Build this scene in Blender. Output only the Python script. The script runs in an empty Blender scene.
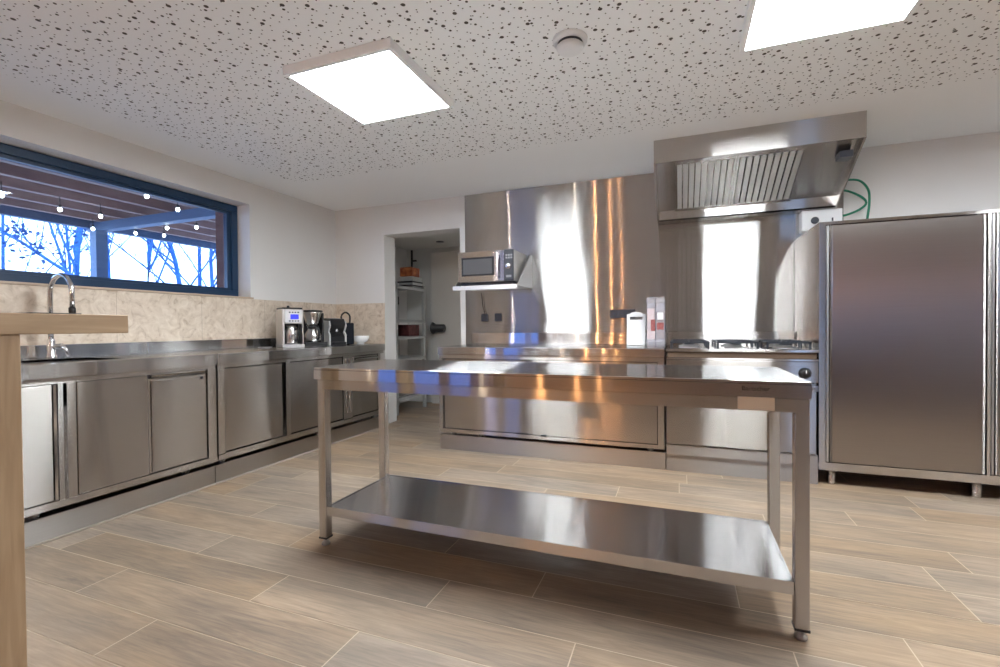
import bpy, bmesh, math, random
from mathutils import Vector, Matrix
C = bpy.context.scene.collection
random.seed(7)
PI = math.pi

# ------------------------------------------------------------------ helpers
def box(bm, x0, x1, y0, y1, z0, z1, bev=0.0, seg=1):
    vs = [bm.verts.new(p) for p in ((x0,y0,z0),(x1,y0,z0),(x1,y1,z0),(x0,y1,z0),(x0,y0,z1),(x1,y0,z1),(x1,y1,z1),(x0,y1,z1))]
    fs = [bm.faces.new([vs[i] for i in f]) for f in ((0,3,2,1),(4,5,6,7),(0,1,5,4),(1,2,6,5),(2,3,7,6),(3,0,4,7))]
    if bev > 0:
        es = list({e for f in fs for e in f.edges})
        bmesh.ops.bevel(bm, geom=es, offset=bev, segments=seg, profile=0.5, affect='EDGES')
    return bm

def B(*a, **k):
    bm = bmesh.new(); box(bm, *a, **k); return bm

def BB(*boxes, bev=0.0):
    bm = bmesh.new()
    for b in boxes: box(bm, *b, bev=bev)
    return bm

def ring(c, n, up, r, seg):
    n = n.normalized(); a = n.cross(up)
    if a.length < 1e-5: a = n.cross(Vector((1,0,0)))
    a.normalize(); b = n.cross(a)
    return [c + a*(r*math.cos(2*PI*i/seg)) + b*(r*math.sin(2*PI*i/seg)) for i in range(seg)]

def tube(bm, pts, r, seg=12, cap=True, up=(0,0,1)):
    pts = [Vector(p) for p in pts]; up = Vector(up)
    rs = r if isinstance(r, (list, tuple)) else [r]*len(pts)
    prev = None; first = None
    for i, p in enumerate(pts):
        d = (pts[min(i+1,len(pts)-1)] - pts[max(i-1,0)])
        if abs(d.normalized().dot(up)) > 0.98: u = Vector((0,1,0)) if abs(up.y) < 0.9 else Vector((1,0,0))
        else: u = up
        vs = [bm.verts.new(q) for q in ring(p, d, u, rs[i], seg)]
        if prev:
            for k in range(seg):
                f = bm.faces.new((prev[k], prev[(k+1)%seg], vs[(k+1)%seg], vs[k])); f.smooth = True
        else: first = vs
        prev = vs
    if cap:
        bm.faces.new(first[::-1]); bm.faces.new(prev)
    return bm

def T(pts, r, seg=12, **k):
    bm = bmesh.new(); tube(bm, pts, r, seg, **k); return bm

def lathe(bm, prof, c, axis='z', seg=32, smooth=True):
    """prof: list of (r, h); revolved about the axis through c"""
    c = Vector(c); rings = []
    def P(r, h, a):
        x, y = r*math.cos(a), r*math.sin(a)
        if axis == 'z': return c + Vector((x, y, h))
        if axis == 'y': return c + Vector((x, h, y))
        return c + Vector((h, x, y))
    for r, h in prof:
        if r < 1e-6: rings.append([bm.verts.new(P(0, h, 0))])
        else: rings.append([bm.verts.new(P(r, h, 2*PI*i/seg)) for i in range(seg)])
    for A, D in zip(rings, rings[1:]):
        for k in range(seg):
            k2 = (k+1) % seg
            if len(A) == 1 and len(D) == 1: continue
            if len(A) == 1: f = bm.faces.new((A[0], D[k2], D[k]))
            elif len(D) == 1: f = bm.faces.new((A[k], A[k2], D[0]))
            else: f = bm.faces.new((A[k], A[k2], D[k2], D[k]))
            f.smooth = smooth
    bmesh.ops.recalc_face_normals(bm, faces=bm.faces)
    return bm

def LA(prof, c, axis='z', seg=32, smooth=True):
    bm = bmesh.new(); lathe(bm, prof, c, axis, seg, smooth); return bm

def prism(bm, poly, axis, a0, a1, bev=0.0):
    """poly in the two other axes; extruded a0..a1 along axis"""
    def P(u, v, a):
        return {'x': (a,u,v), 'y': (u,a,v), 'z': (u,v,a)}[axis]
    A = [bm.verts.new(P(u,v,a0)) for u,v in poly]; D = [bm.verts.new(P(u,v,a1)) for u,v in poly]
    n = len(poly); fs = [bm.faces.new(A), bm.faces.new(D[::-1])]
    for i in range(n):
        fs.append(bm.faces.new((A[i], D[i], D[(i+1)%n], A[(i+1)%n])))
    bmesh.ops.recalc_face_normals(bm, faces=fs)
    if bev: bmesh.ops.bevel(bm, geom=list({e for f in fs for e in f.edges}), offset=bev, segments=1, profile=0.5, affect='EDGES')
    return bm

def PR(poly, axis, a0, a1, bev=0.0):
    bm = bmesh.new(); prism(bm, poly, axis, a0, a1, bev); return bm

def link(name, bm, mat, parent=None, shift=None):
    me = bpy.data.meshes.new(name)
    if shift is not None: bmesh.ops.translate(bm, verts=bm.verts, vec=shift)
    bm.to_mesh(me); bm.free()
    for m in (mat if isinstance(mat, (list, tuple)) else [mat]): me.materials.append(m)
    o = bpy.data.objects.new(name, me); C.objects.link(o)
    if parent: o.parent = parent
    return o

class Thing:
    """An Empty at the base of the thing; its parts are built in world coordinates and moved under it."""
    def __init__(s, name, label, cat, base, group=None):
        s.o = bpy.data.objects.new(name, None); C.objects.link(s.o); s.o.empty_display_size = 0.1
        s.base = Vector(base); s.o.location = s.base
        s.o['label'] = label; s.o['category'] = cat
        if group: s.o['group'] = group
    def part(s, name, bm, mat, parent=None, label=None):
        o = link(name, bm, mat, parent or s.o, -s.base)
        if label: o['label'] = label
        return o

def solo(name, bm, mat, label, cat, base, group=None):
    base = Vector(base)
    o = link(name, bm, mat, None, -base); o.location = base
    o['label'] = label; o['category'] = cat
    if group: o['group'] = group
    return o

def struct(name, bm, mat, parent=None):
    o = link(name, bm, mat, parent)
    if parent is None: o['kind'] = 'structure'
    return o

def copy_thing(src, delta, label, group=None):
    r = src.copy(); C.objects.link(r); r.location = src.location + Vector(delta); r['label'] = label
    if group: r['group'] = group
    def rec(a, b):
        for ch in list(a.children):
            c = ch.copy(); C.objects.link(c); c.parent = b; rec(ch, c)
    rec(src, r)
    return r

# ------------------------------------------------------------------ materials
def new_mat(name):
    m = bpy.data.materials.new(name); m.use_nodes = True
    nt = m.node_tree; return m, nt, nt.nodes['Principled BSDF']

def N(nt, t, **kw):
    n = nt.nodes.new(t)
    for k, v in kw.items():
        if k.startswith('i_'): n.inputs[k[2:].replace('_', ' ')].default_value = v
        else: setattr(n, k, v)
    return n

def plain(name, col, rough=0.5, metal=0.0, spec=0.5, emit=None, estr=0.0):
    m, nt, p = new_mat(name)
    p.inputs['Base Color'].default_value = (*col, 1); p.inputs['Roughness'].default_value = rough
    p.inputs['Metallic'].default_value = metal; p.inputs['Specular IOR Level'].default_value = spec
    if emit:
        p.inputs['Emission Color'].default_value = (*emit, 1); p.inputs['Emission Strength'].default_value = estr
    return m

def mottled(name, c1, c2, scale, rough=0.5, detail=4, bump=0.0, stretch=(1,1,1), metal=0.0):
    m, nt, p = new_mat(name)
    tc = N(nt, 'ShaderNodeTexCoord'); mp = N(nt, 'ShaderNodeMapping'); mp.inputs['Scale'].default_value = stretch
    nz = N(nt, 'ShaderNodeTexNoise'); nz.inputs['Scale'].default_value = scale; nz.inputs['Detail'].default_value = detail
    rp = N(nt, 'ShaderNodeValToRGB'); rp.color_ramp.elements[0].color = (*c1,1); rp.color_ramp.elements[1].color = (*c2,1)
    rp.color_ramp.elements[0].position = 0.35; rp.color_ramp.elements[1].position = 0.65
    nt.links.new(tc.outputs['Object'], mp.inputs['Vector']); nt.links.new(mp.outputs['Vector'], nz.inputs['Vector'])
    nt.links.new(nz.outputs['Fac'], rp.inputs['Fac']); nt.links.new(rp.outputs['Color'], p.inputs['Base Color'])
    p.inputs['Roughness'].default_value = rough; p.inputs['Metallic'].default_value = metal
    if bump:
        bp = N(nt, 'ShaderNodeBump'); bp.inputs['Strength'].default_value = bump; bp.inputs['Distance'].default_value = 0.002
        nt.links.new(nz.outputs['Fac'], bp.inputs['Height']); nt.links.new(bp.outputs['Normal'], p.inputs['Normal'])
    return m

def steel(name, col, sharp=0.015, spread=0.25, wave=0.0, side=(0,0,1)):
    """brushed stainless: highlights are sharp along the grain (sharp) and stretched across it (spread);
    the stretch runs up and down on upright sheets and along Y on flat tops"""
    m = bpy.data.materials.new(name); m.use_nodes = True; nt = m.node_tree; nt.nodes.clear(); L = nt.links.new
    out = N(nt, 'ShaderNodeOutputMaterial'); gl = N(nt, 'ShaderNodeBsdfAnisotropic'); gl.distribution = 'MULTI_GGX'
    alpha = math.sqrt(sharp*spread); gl.inputs['Anisotropy'].default_value = -(1-sharp/alpha)
    rough = math.sqrt(alpha)
    g = N(nt, 'ShaderNodeNewGeometry'); sp = N(nt, 'ShaderNodeSeparateXYZ')
    ab = N(nt, 'ShaderNodeMath', operation='ABSOLUTE'); gt = N(nt, 'ShaderNodeMath', operation='GREATER_THAN'); gt.inputs[1].default_value = 0.8
    mx = N(nt, 'ShaderNodeMix', data_type='VECTOR')
    mx.inputs[4].default_value = side; mx.inputs[5].default_value = (0,1,0)
    L(g.outputs['Normal'], sp.inputs[0]); L(sp.outputs['Z'], ab.inputs[0]); L(ab.outputs[0], gt.inputs[0])
    L(gt.outputs[0], mx.inputs[0]); L(mx.outputs[1], gl.inputs['Tangent'])
    tc = N(nt, 'ShaderNodeTexCoord'); mp = N(nt, 'ShaderNodeMapping'); mp.inputs['Scale'].default_value = (1.2, 1.2, 90)
    nz = N(nt, 'ShaderNodeTexNoise'); nz.inputs['Scale'].default_value = 3; nz.inputs['Detail'].default_value = 3
    nz2 = N(nt, 'ShaderNodeTexNoise'); nz2.inputs['Scale'].default_value = 2.2; nz2.inputs['Detail'].default_value = 4
    L(tc.outputs['Object'], mp.inputs['Vector']); L(mp.outputs['Vector'], nz.inputs['Vector']); L(tc.outputs['Object'], nz2.inputs['Vector'])
    mr = N(nt, 'ShaderNodeMapRange'); mr.inputs['To Min'].default_value = rough*0.9; mr.inputs['To Max'].default_value = rough*1.1
    L(nz2.outputs['Fac'], mr.inputs['Value']); L(mr.outputs[0], gl.inputs['Roughness'])
    rp = N(nt, 'ShaderNodeValToRGB')
    rp.color_ramp.elements[0].color = (*[c*0.94 for c in col],1); rp.color_ramp.elements[1].color = (*[min(1,c*1.05) for c in col],1)
    L(nz.outputs['Fac'], rp.inputs['Fac']); L(rp.outputs['Color'], gl.inputs['Color'])
    if wave:
        nz3 = N(nt, 'ShaderNodeTexNoise'); nz3.inputs['Scale'].default_value = 1.6; nz3.inputs['Detail'].default_value = 1
        bp = N(nt, 'ShaderNodeBump'); bp.inputs['Strength'].default_value = 1.0; bp.inputs['Distance'].default_value = wave
        L(tc.outputs['Object'], nz3.inputs['Vector']); L(nz3.outputs['Fac'], bp.inputs['Height']); L(bp.outputs['Normal'], gl.inputs['Normal'])
    L(gl.outputs[0], out.inputs[0])
    return m

STEEL = steel('brushed_steel', (0.62, 0.60, 0.58), 0.006, 0.22, 0.0012)
STEEL_FLAT = steel('cabinet_side_steel', (0.62, 0.60, 0.58), 0.012, 0.10, 0.0)
STEEL_WALL = steel('brushed_steel_sheet', (0.70, 0.695, 0.69), 0.0016, 0.55, 0.0014)
STEEL_BAF = steel('baffle_steel', (0.80, 0.80, 0.80), 0.10, 0.35, 0.0)
STEEL_TOP = steel('worktop_steel', (0.70, 0.70, 0.70), 0.0015, 0.08, 0.0005)
STEEL_SHELF = steel('shelf_steel', (0.62, 0.62, 0.63), 0.005, 0.13, 0.001)
STEEL_DOOR = steel('door_steel', (0.52, 0.495, 0.47), 0.008, 0.26, 0.002)
STEEL_TALL = steel('tall_cabinet_steel', (0.39, 0.365, 0.345), 0.035, 0.30, 0.004, (1,0,0))
STEEL_PLINTH = steel('plinth_steel', (0.48, 0.46, 0.44), 0.06, 0.25)
SOFT = plain('satin_steel', (0.80,0.79,0.78), 0.48, 1.0)
PALE = plain('pale_panel',(0.55,0.55,0.54),0.45)
SEAL = plain('floor_sealant',(0.34,0.29,0.24),0.7)
CHROME = plain('chrome', (0.75,0.76,0.78), 0.12, 1.0)
ALU = plain('satin_aluminium', (0.62,0.62,0.63), 0.35, 1.0)
BLACK = plain('black_plastic', (0.012,0.012,0.014), 0.35)
RUBBER = plain('black_rubber', (0.01,0.01,0.01), 0.7)
DARKVOID = plain('dark_recess', (0.01,0.01,0.01), 0.9)
IRON = plain('cast_iron', (0.03,0.035,0.045), 0.4, 0.3)
WHITE_PL = plain('white_plastic', (0.74,0.75,0.76), 0.4)
PORCELAIN = plain('porcelain', (0.85,0.85,0.84), 0.2)
WALL = mottled('painted_plaster', (0.73,0.72,0.71), (0.75,0.74,0.73), 1.5, 0.85, 3)
WALL_DIM = mottled('painted_plaster_dim', (0.36,0.31,0.275), (0.40,0.345,0.305), 1.5, 0.85, 3)  # unseen right and rear walls, coloured darker to cut ambient light
PANTRY = mottled('pantry_paint', (0.68,0.68,0.66), (0.72,0.72,0.70), 1.5, 0.8, 3)
FRAME = plain('anthracite_frame', (0.012,0.040,0.095), 0.35)
BRICK = mottled('red_brick', (0.20,0.075,0.06), (0.30,0.13,0.10), 9, 0.9, 5, 0.3)
RENDER = plain('grey_render', (0.5,0.52,0.54), 0.9)
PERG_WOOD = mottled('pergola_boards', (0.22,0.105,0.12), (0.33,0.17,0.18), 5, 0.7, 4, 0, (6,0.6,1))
PERG_RAFT_LIT = mottled('pergola_rafter_lit', (0.40,0.26,0.22), (0.52,0.36,0.30), 5, 0.7, 4, 0, (6,0.6,1))  # lit rafter edges put into the colour, lighter than the boards
PERG_STEEL = plain('pergola_beam_paint', (0.10,0.17,0.30), 0.5)
BARK_SKYLIT = mottled('skylit_bark', (0.012,0.08,0.26), (0.03,0.13,0.36), 8, 0.9, 3)  # blue of the sky light put into the bark colour
LEAF_SKYLIT = plain('skylit_dry_leaf', (0.02,0.07,0.22), 0.8)  # same blue light tint put into the leaf colour
GROUND_BOUNCE = mottled('pale_bounce_ground', (0.30,0.29,0.30), (0.38,0.37,0.37), 2, 0.95, 5)  # unseen ground, coloured pale to bounce light up to the pergola
LED = plain('led_diffuser', (0.9,0.9,0.9), 0.5, 0, 0.3, (0.91,0.965,1.0), 22.0)
LED_FRAME = plain('white_lacquer', (0.90,0.92,0.93), 0.45)
WARMBULB = plain('warm_bulb', (0.9,0.8,0.6), 0.4, 0, 0.3, (1.0,0.46,0.17), 260.0)
CREAMBULB = plain('cream_bulb', (0.9,0.85,0.75), 0.4, 0, 0.3, (1.0,0.80,0.58), 170.0)
STRINGBULB = plain('string_bulb', (0.9,0.85,0.7), 0.4, 0, 0.3, (1.0,0.85,0.62), 14.0)
BLUELCD = plain('blue_display', (0.02,0.02,0.2), 0.2, 0, 0.5, (0.03,0.05,0.9), 0.35)
GREEN = plain('green_cable_jacket', (0.01,0.20,0.11), 0.45)
ORANGE = mottled('copper_orange', (0.25,0.05,0.015), (0.55,0.18,0.06), 14, 0.35, 2)
DARKRED = mottled('dark_red_pack', (0.05,0.008,0.008), (0.12,0.03,0.03), 18, 0.5, 2)
CARD = plain('grey_carton', (0.22,0.2,0.19), 0.8)
BEIGE = plain('flat_beige', (0.80,0.70,0.55), 0.5)
INK = plain('dark_lettering', (0.06,0.045,0.03), 0.6)
PINK = mottled('pink_salt', (0.75,0.52,0.45), (0.85,0.66,0.58), 60, 0.8, 4)
PEPPER = mottled('mixed_spice', (0.08,0.03,0.02), (0.28,0.12,0.07), 70, 0.8, 4)
REDLAB = mottled('red_label', (0.24,0.05,0.05), (0.34,0.12,0.11), 60, 0.5, 2)
PAPER = plain('white_label', (0.8,0.8,0.8), 0.6)
BLUEGREY = plain('socket_anthracite', (0.035,0.04,0.055), 0.35)

def glassy(name, tint, gloss=0.07, rough=0.02):
    m = bpy.data.materials.new(name); m.use_nodes = True; nt = m.node_tree; nt.nodes.clear()
    o = N(nt,'ShaderNodeOutputMaterial'); t = N(nt,'ShaderNodeBsdfTransparent'); t.inputs[0].default_value = (*tint,1)
    g = N(nt,'ShaderNodeBsdfGlossy'); g.inputs['Roughness'].default_value = rough
    mx = N(nt,'ShaderNodeMixShader'); mx.inputs[0].default_value = gloss
    nt.links.new(t.outputs[0], mx.inputs[1]); nt.links.new(g.outputs[0], mx.inputs[2]); nt.links.new(mx.outputs[0], o.inputs[0])
    return m
PANE_DARK = glassy('dark_tinted_glass', (0.25,0.36,0.57), 0.05)
PANE = glassy('blue_tinted_glass', (0.72,0.84,0.97), 0.05)
def cloudy(name):
    m = bpy.data.materials.new(name); m.use_nodes = True; nt = m.node_tree; nt.nodes.clear(); L = nt.links.new
    o = N(nt,'ShaderNodeOutputMaterial'); t = N(nt,'ShaderNodeBsdfTransparent'); t.inputs[0].default_value = (0.98,0.98,1,1)
    d = N(nt,'ShaderNodeBsdfDiffuse'); d.inputs[0].default_value = (0.80,0.80,0.86,1)
    g = N(nt,'ShaderNodeBsdfGlossy'); g.inputs['Roughness'].default_value = 0.15
    m1 = N(nt,'ShaderNodeMixShader'); m1.inputs[0].default_value = 0.26; m2 = N(nt,'ShaderNodeMixShader'); m2.inputs[0].default_value = 0.08
    L(t.outputs[0], m1.inputs[1]); L(d.outputs[0], m1.inputs[2]); L(m1.outputs[0], m2.inputs[1]); L(g.outputs[0], m2.inputs[2]); L(m2.outputs[0], o.inputs[0])
    return m
CLEARPL = cloudy('clear_plastic')
DARKGLASS = plain('dark_oven_glass', (0.02,0.02,0.022), 0.15)
MWGLASS = plain('microwave_window_mesh', (0.09,0.09,0.095), 0.3)

def wood(name, c1, c2, c3, axis_scale, scale=6, rough=0.45):
    m, nt, p = new_mat(name); L = nt.links.new
    tc = N(nt,'ShaderNodeTexCoord'); mp = N(nt,'ShaderNodeMapping'); mp.inputs['Scale'].default_value = axis_scale
    nz = N(nt,'ShaderNodeTexNoise'); nz.inputs['Scale'].default_value = scale; nz.inputs['Detail'].default_value = 6; nz.inputs['Distortion'].default_value = 0.6
    rp = N(nt,'ShaderNodeValToRGB'); e = rp.color_ramp.elements
    e[0].position = 0.3; e[0].color = (*c1,1); e[1].position = 0.7; e[1].color = (*c3,1)
    k = e.new(0.5); k.color = (*c2,1)
    L(tc.outputs['Object'], mp.inputs['Vector']); L(mp.outputs['Vector'], nz.inputs['Vector']); L(nz.outputs['Fac'], rp.inputs['Fac']); L(rp.outputs['Color'], p.inputs['Base Color'])
    p.inputs['Roughness'].default_value = rough
    return m
OAK = wood('oak_veneer', (0.33,0.215,0.122), (0.385,0.258,0.150), (0.44,0.305,0.185), (9,0.7,9), 6)
OAK_V = wood('oak_veneer_upright', (0.33,0.215,0.122), (0.385,0.258,0.150), (0.44,0.305,0.185), (9,9,0.7), 6)

# floor planks: wood-look tile; each plank carries a random value
def floor_mat():
    m, nt, p = new_mat('wood_look_tile'); L = nt.links.new
    at = N(nt,'ShaderNodeAttribute', attribute_name='plank')
    tc = N(nt,'ShaderNodeTexCoord'); 
    sh = N(nt,'ShaderNodeVectorMath', operation='MULTIPLY_ADD'); sh.inputs[1].default_value = (37,19,53)
    L(at.outputs['Color'], sh.inputs[0]); L(tc.outputs['Object'], sh.inputs[2])
    mp = N(nt,'ShaderNodeMapping'); mp.inputs['Scale'].default_value = (1.0, 10, 1)
    L(sh.outputs[0], mp.inputs['Vector'])
    mf = N(nt,'ShaderNodeMapping'); mf.inputs['Scale'].default_value = (3.0, 60, 1); L(sh.outputs[0], mf.inputs['Vector'])
    nf = N(nt,'ShaderNodeTexNoise'); nf.inputs['Scale'].default_value = 3.0; nf.inputs['Detail'].default_value = 5; L(mf.outputs[0], nf.inputs['Vector'])
    fine = N(nt,'ShaderNodeMapRange'); fine.inputs['From Min'].default_value = 0.3; fine.inputs['From Max'].default_value = 0.7; fine.inputs['To Min'].default_value = 0.88; fine.inputs['To Max'].default_value = 1.12; L(nf.outputs['Fac'], fine.inputs['Value'])
    nz = N(nt,'ShaderNodeTexNoise'); nz.inputs['Scale'].default_value = 2.6; nz.inputs['Detail'].default_value = 7; nz.inputs['Roughness'].default_value = 0.68; nz.inputs['Distortion'].default_value = 1.6
    L(mp.outputs[0], nz.inputs['Vector'])
    nb = N(nt,'ShaderNodeTexNoise'); nb.inputs['Scale'].default_value = 2.3; nb.inputs['Detail'].default_value = 3
    mpb = N(nt,'ShaderNodeMapping'); mpb.inputs['Scale'].default_value = (0.8, 3.0, 1)
    L(sh.outputs[0], mpb.inputs['Vector']); L(mpb.outputs[0], nb.inputs['Vector'])
    rp = N(nt,'ShaderNodeValToRGB'); e = rp.color_ramp.elements
    e[0].position = 0.32; e[0].color = (0.150,0.106,0.074,1); e[1].position = 0.70; e[1].color = (0.40,0.285,0.185,1)
    k = e.new(0.5); k.color = (0.265,0.187,0.122,1)
    L(nz.outputs['Fac'], rp.inputs['Fac'])
    rb = N(nt,'ShaderNodeValToRGB'); e = rb.color_ramp.elements
    e[0].position = 0.35; e[0].color = (0.17,0.135,0.108,1); e[1].position = 0.68; e[1].color = (0.37,0.255,0.158,1)
    L(nb.outputs['Fac'], rb.inputs['Fac'])
    mx = N(nt,'ShaderNodeMix', data_type='RGBA'); mx.inputs[0].default_value = 0.5
    L(rp.outputs['Color'], mx.inputs[6]); L(rb.outputs['Color'], mx.inputs[7])
    sp = N(nt,'ShaderNodeSeparateColor'); L(at.outputs['Color'], sp.inputs[0])
    mr = N(nt,'ShaderNodeMapRange'); mr.inputs['To Min'].default_value = 0.93; mr.inputs['To Max'].default_value = 1.14
    L(sp.outputs[0], mr.inputs['Value'])
    hs = N(nt,'ShaderNodeHueSaturation'); L(mx.outputs[2], hs.inputs['Color']); L(mr.outputs[0], hs.inputs['Value'])
    ms = N(nt,'ShaderNodeMapRange'); ms.inputs['To Min'].default_value = 0.70; ms.inputs['To Max'].default_value = 1.02
    L(sp.outputs[1], ms.inputs['Value']); L(ms.outputs[0], hs.inputs['Saturation'])
    fm = N(nt,'ShaderNodeVectorMath', operation='SCALE'); L(hs.outputs[0], fm.inputs[0]); L(fine.outputs[0], fm.inputs['Scale']); L(fm.outputs[0], p.inputs['Base Color'])
    p.inputs['Roughness'].default_value = 0.42; p.inputs['Specular IOR Level'].default_value = 0.4
    bp = N(nt,'ShaderNodeBump'); bp.inputs['Strength'].default_value = 0.15; bp.inputs['Distance'].default_value = 0.001
    L(nz.outputs['Fac'], bp.inputs['Height']); L(bp.outputs[0], p.inputs['Normal'])
    return m
GROUT = plain('floor_grout', (0.54,0.44,0.33), 0.8)
FLOOR = floor_mat()

def ceiling_mat():
    """white perforated acoustic board with scattered holes of three sizes inside a plain border"""
    m, nt, p = new_mat('perforated_ceiling'); L = nt.links.new
    g = N(nt,'ShaderNodeNewGeometry')
    def holes(scale, r, seed):
        mp = N(nt,'ShaderNodeMapping'); mp.inputs['Scale'].default_value = (1,1,0); mp.inputs['Location'].default_value = (seed,seed*1.7,0)
        v = N(nt,'ShaderNodeTexVoronoi', voronoi_dimensions='2D'); v.inputs['Scale'].default_value = scale; v.inputs['Randomness'].default_value = 0.85
        L(g.outputs['Position'], mp.inputs[0]); L(mp.outputs[0], v.inputs['Vector'])
        c = N(nt,'ShaderNodeMath', operation='LESS_THAN'); c.inputs[1].default_value = r*scale
        L(v.outputs['Distance'], c.inputs[0]); return c
    a, b, c = holes(8.5, 0.0092, 3.1), holes(11.0, 0.0062, 11.7), holes(24.0, 0.0033, 23.3)
    m1 = N(nt,'ShaderNodeMath', operation='MAXIMUM'); L(a.outputs[0], m1.inputs[0]); L(b.outputs[0], m1.inputs[1])
    m2 = N(nt,'ShaderNodeMath', operation='MAXIMUM'); L(m1.outputs[0], m2.inputs[0]); L(c.outputs[0], m2.inputs[1])
    sp = N(nt,'ShaderNodeSeparateXYZ'); L(g.outputs['Position'], sp.inputs[0])
    gx = N(nt,'ShaderNodeMath', operation='GREATER_THAN'); gx.inputs[1].default_value = -3.17; L(sp.outputs['X'], gx.inputs[0])
    ly = N(nt,'ShaderNodeMath', operation='LESS_THAN'); ly.inputs[1].default_value = 3.25; L(sp.outputs['Y'], ly.inputs[0])
    m3 = N(nt,'ShaderNodeMath', operation='MULTIPLY'); L(gx.outputs[0], m3.inputs[0]); L(ly.outputs[0], m3.inputs[1])
    m4 = N(nt,'ShaderNodeMath', operation='MULTIPLY'); L(m2.outputs[0], m4.inputs[0]); L(m3.outputs[0], m4.inputs[1])
    mx = N(nt,'ShaderNodeMix', data_type='RGBA'); mx.inputs[6].default_value = (0.895,0.905,0.91,1); mx.inputs[7].default_value = (0.10,0.09,0.08,1)
    L(m4.outputs[0], mx.inputs[0]); L(mx.outputs[2], p.inputs['Base Color'])
    p.inputs['Roughness'].default_value = 0.9; p.inputs['Specular IOR Level'].default_value = 0.2
    return m
CEIL = ceiling_mat()

def tile_mat():
    m, nt, p = new_mat('travertine_tile'); L = nt.links.new
    g = N(nt,'ShaderNodeNewGeometry')
    nz = N(nt,'ShaderNodeTexNoise'); nz.inputs['Scale'].default_value = 13; nz.inputs['Detail'].default_value = 8; nz.inputs['Roughness'].default_value = 0.65; nz.inputs['Distortion'].default_value = 1.2
    L(g.outputs['Position'], nz.inputs['Vector'])
    rp = N(nt,'ShaderNodeValToRGB'); e = rp.color_ramp.elements
    e[0].position = 0.28; e[0].color = (0.36,0.27,0.20,1); e[1].position = 0.66; e[1].color = (0.72,0.63,0.53,1)
    k = e.new(0.45); k.color = (0.60,0.50,0.40,1)
    L(nz.outputs['Fac'], rp.inputs['Fac'])
    # joints every 0.6 m along the wall, 0.30 m in height
    sp = N(nt,'ShaderNodeSeparateXYZ'); L(g.outputs['Position'], sp.inputs[0])
    ad = N(nt,'ShaderNodeMath', operation='ADD'); L(sp.outputs['X'], ad.inputs[0]); L(sp.outputs['Y'], ad.inputs[1])
    def joint(src, pitch, off):
        a = N(nt,'ShaderNodeMath', operation='ADD'); a.inputs[1].default_value = off; L(src, a.inputs[0])
        d = N(nt,'ShaderNodeMath', operation='DIVIDE'); d.inputs[1].default_value = pitch; L(a.outputs[0], d.inputs[0])
        f = N(nt,'ShaderNodeMath', operation='FRACT'); L(d.outputs[0], f.inputs[0])
        l = N(nt,'ShaderNodeMath', operation='LESS_THAN'); l.inputs[1].default_value = 0.003/pitch; L(f.outputs[0], l.inputs[0]); return l
    j = joint(ad.outputs[0], 0.6, 20.12)
    mx = N(nt,'ShaderNodeMix', data_type='RGBA'); L(j.outputs[0], mx.inputs[0]); L(rp.outputs['Color'], mx.inputs[6]); mx.inputs[7].default_value = (0.40,0.32,0.24,1)
    L(mx.outputs[2], p.inputs['Base Color']); p.inputs['Roughness'].default_value = 0.5
    return m
TILE = tile_mat()

# ------------------------------------------------------------------ constants (metres; camera stands at the origin, 1.02 m up)
XW, YB, ZC = -3.54, 4.18, 2.315          # left wall, back wall, ceiling
XR, YR = 3.9, -9.0                       # right wall, rear wall behind the camera

# ------------------------------------------------------------------ floor
def build_floor():
    bm = bmesh.new(); col = bm.loops.layers.float_color.new('plank')
    known = {0:-1.72, 1:-1.01, 2:-0.316, 3:-0.867, 4:-0.522, 5:0.68-1.19*0.0, 7:0.945, 10:0.836, 11:1.19}
    pitch, plen, gap = 0.1945, 1.195, 0.0020
    rows = range(-52, 25); rnd = random.Random(5)
    for r in rows:
        y0 = 0.895 + r*pitch; y1 = y0 + pitch
        off = known.get(r, rnd.uniform(0, plen))
        if r == 4: off = -0.522
        if r == 5: off = 0.2
        k0 = math.floor((-3.6 - off)/plen); x = off + k0*plen
        while x < XR:
            a, b = max(x, -3.54), min(x+plen, XR)
            if b - a > 0.02:
                v = [bm.verts.new(q) for q in ((a+gap,y0+gap,0),(b-gap,y0+gap,0),(b-gap,y1-gap,0),(a+gap,y1-gap,0))]
                f = bm.faces.new(v); c = (rnd.random(), rnd.random(), rnd.random(), 1)
                for lp in f.loops: lp[col] = c
            x += plen
    f0 = len(bm.faces)
    box(bm, -3.6, XR, YR, 5.8, -0.12, -0.0012)
    bm.faces.ensure_lookup_table()
    for f in bm.faces[f0:]: f.material_index = 1
    return bm
struct('floor', build_floor(), [FLOOR, GROUT])
struct('ceiling', B(XW-0.1, XR, YR, YB+0.02, ZC, ZC+0.15), CEIL)

# ------------------------------------------------------------------ walls
W1 = (0.35, 3.075, 1.300, 2.122)     # kitchen window opening on the left wall: y0 y1 z0 z1
W3 = (2.95, 3.70, 0.10, 2.122)           # glazed door in the rear wall: x0 x1 z0 z1
W2 = (-5.2, -1.50, 0.10, 2.122)      # glazed doors further back on the same wall
def wall_with_holes(x0, x1, y0, y1, z0, z1, holes):
    bm = bmesh.new(); y = y0
    for (a, b, c, d) in sorted(holes):
        box(bm, x0, x1, y, a, z0, z1)
        if c > z0: box(bm, x0, x1, a, b, z0, c)
        box(bm, x0, x1, a, b, d, z1); y = b
    box(bm, x0, x1, y, y1, z0, z1); return bm
struct('wall_left', wall_with_holes(XW-0.18, XW, YR, YB+1.7, 0, ZC, [W1, W2]), WALL)
struct('wall_left_outer', wall_with_holes(XW-0.42, XW-0.18, YR, YB+1.7, -0.3, ZC+0.3, [W1, W2]), [BRICK])
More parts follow.
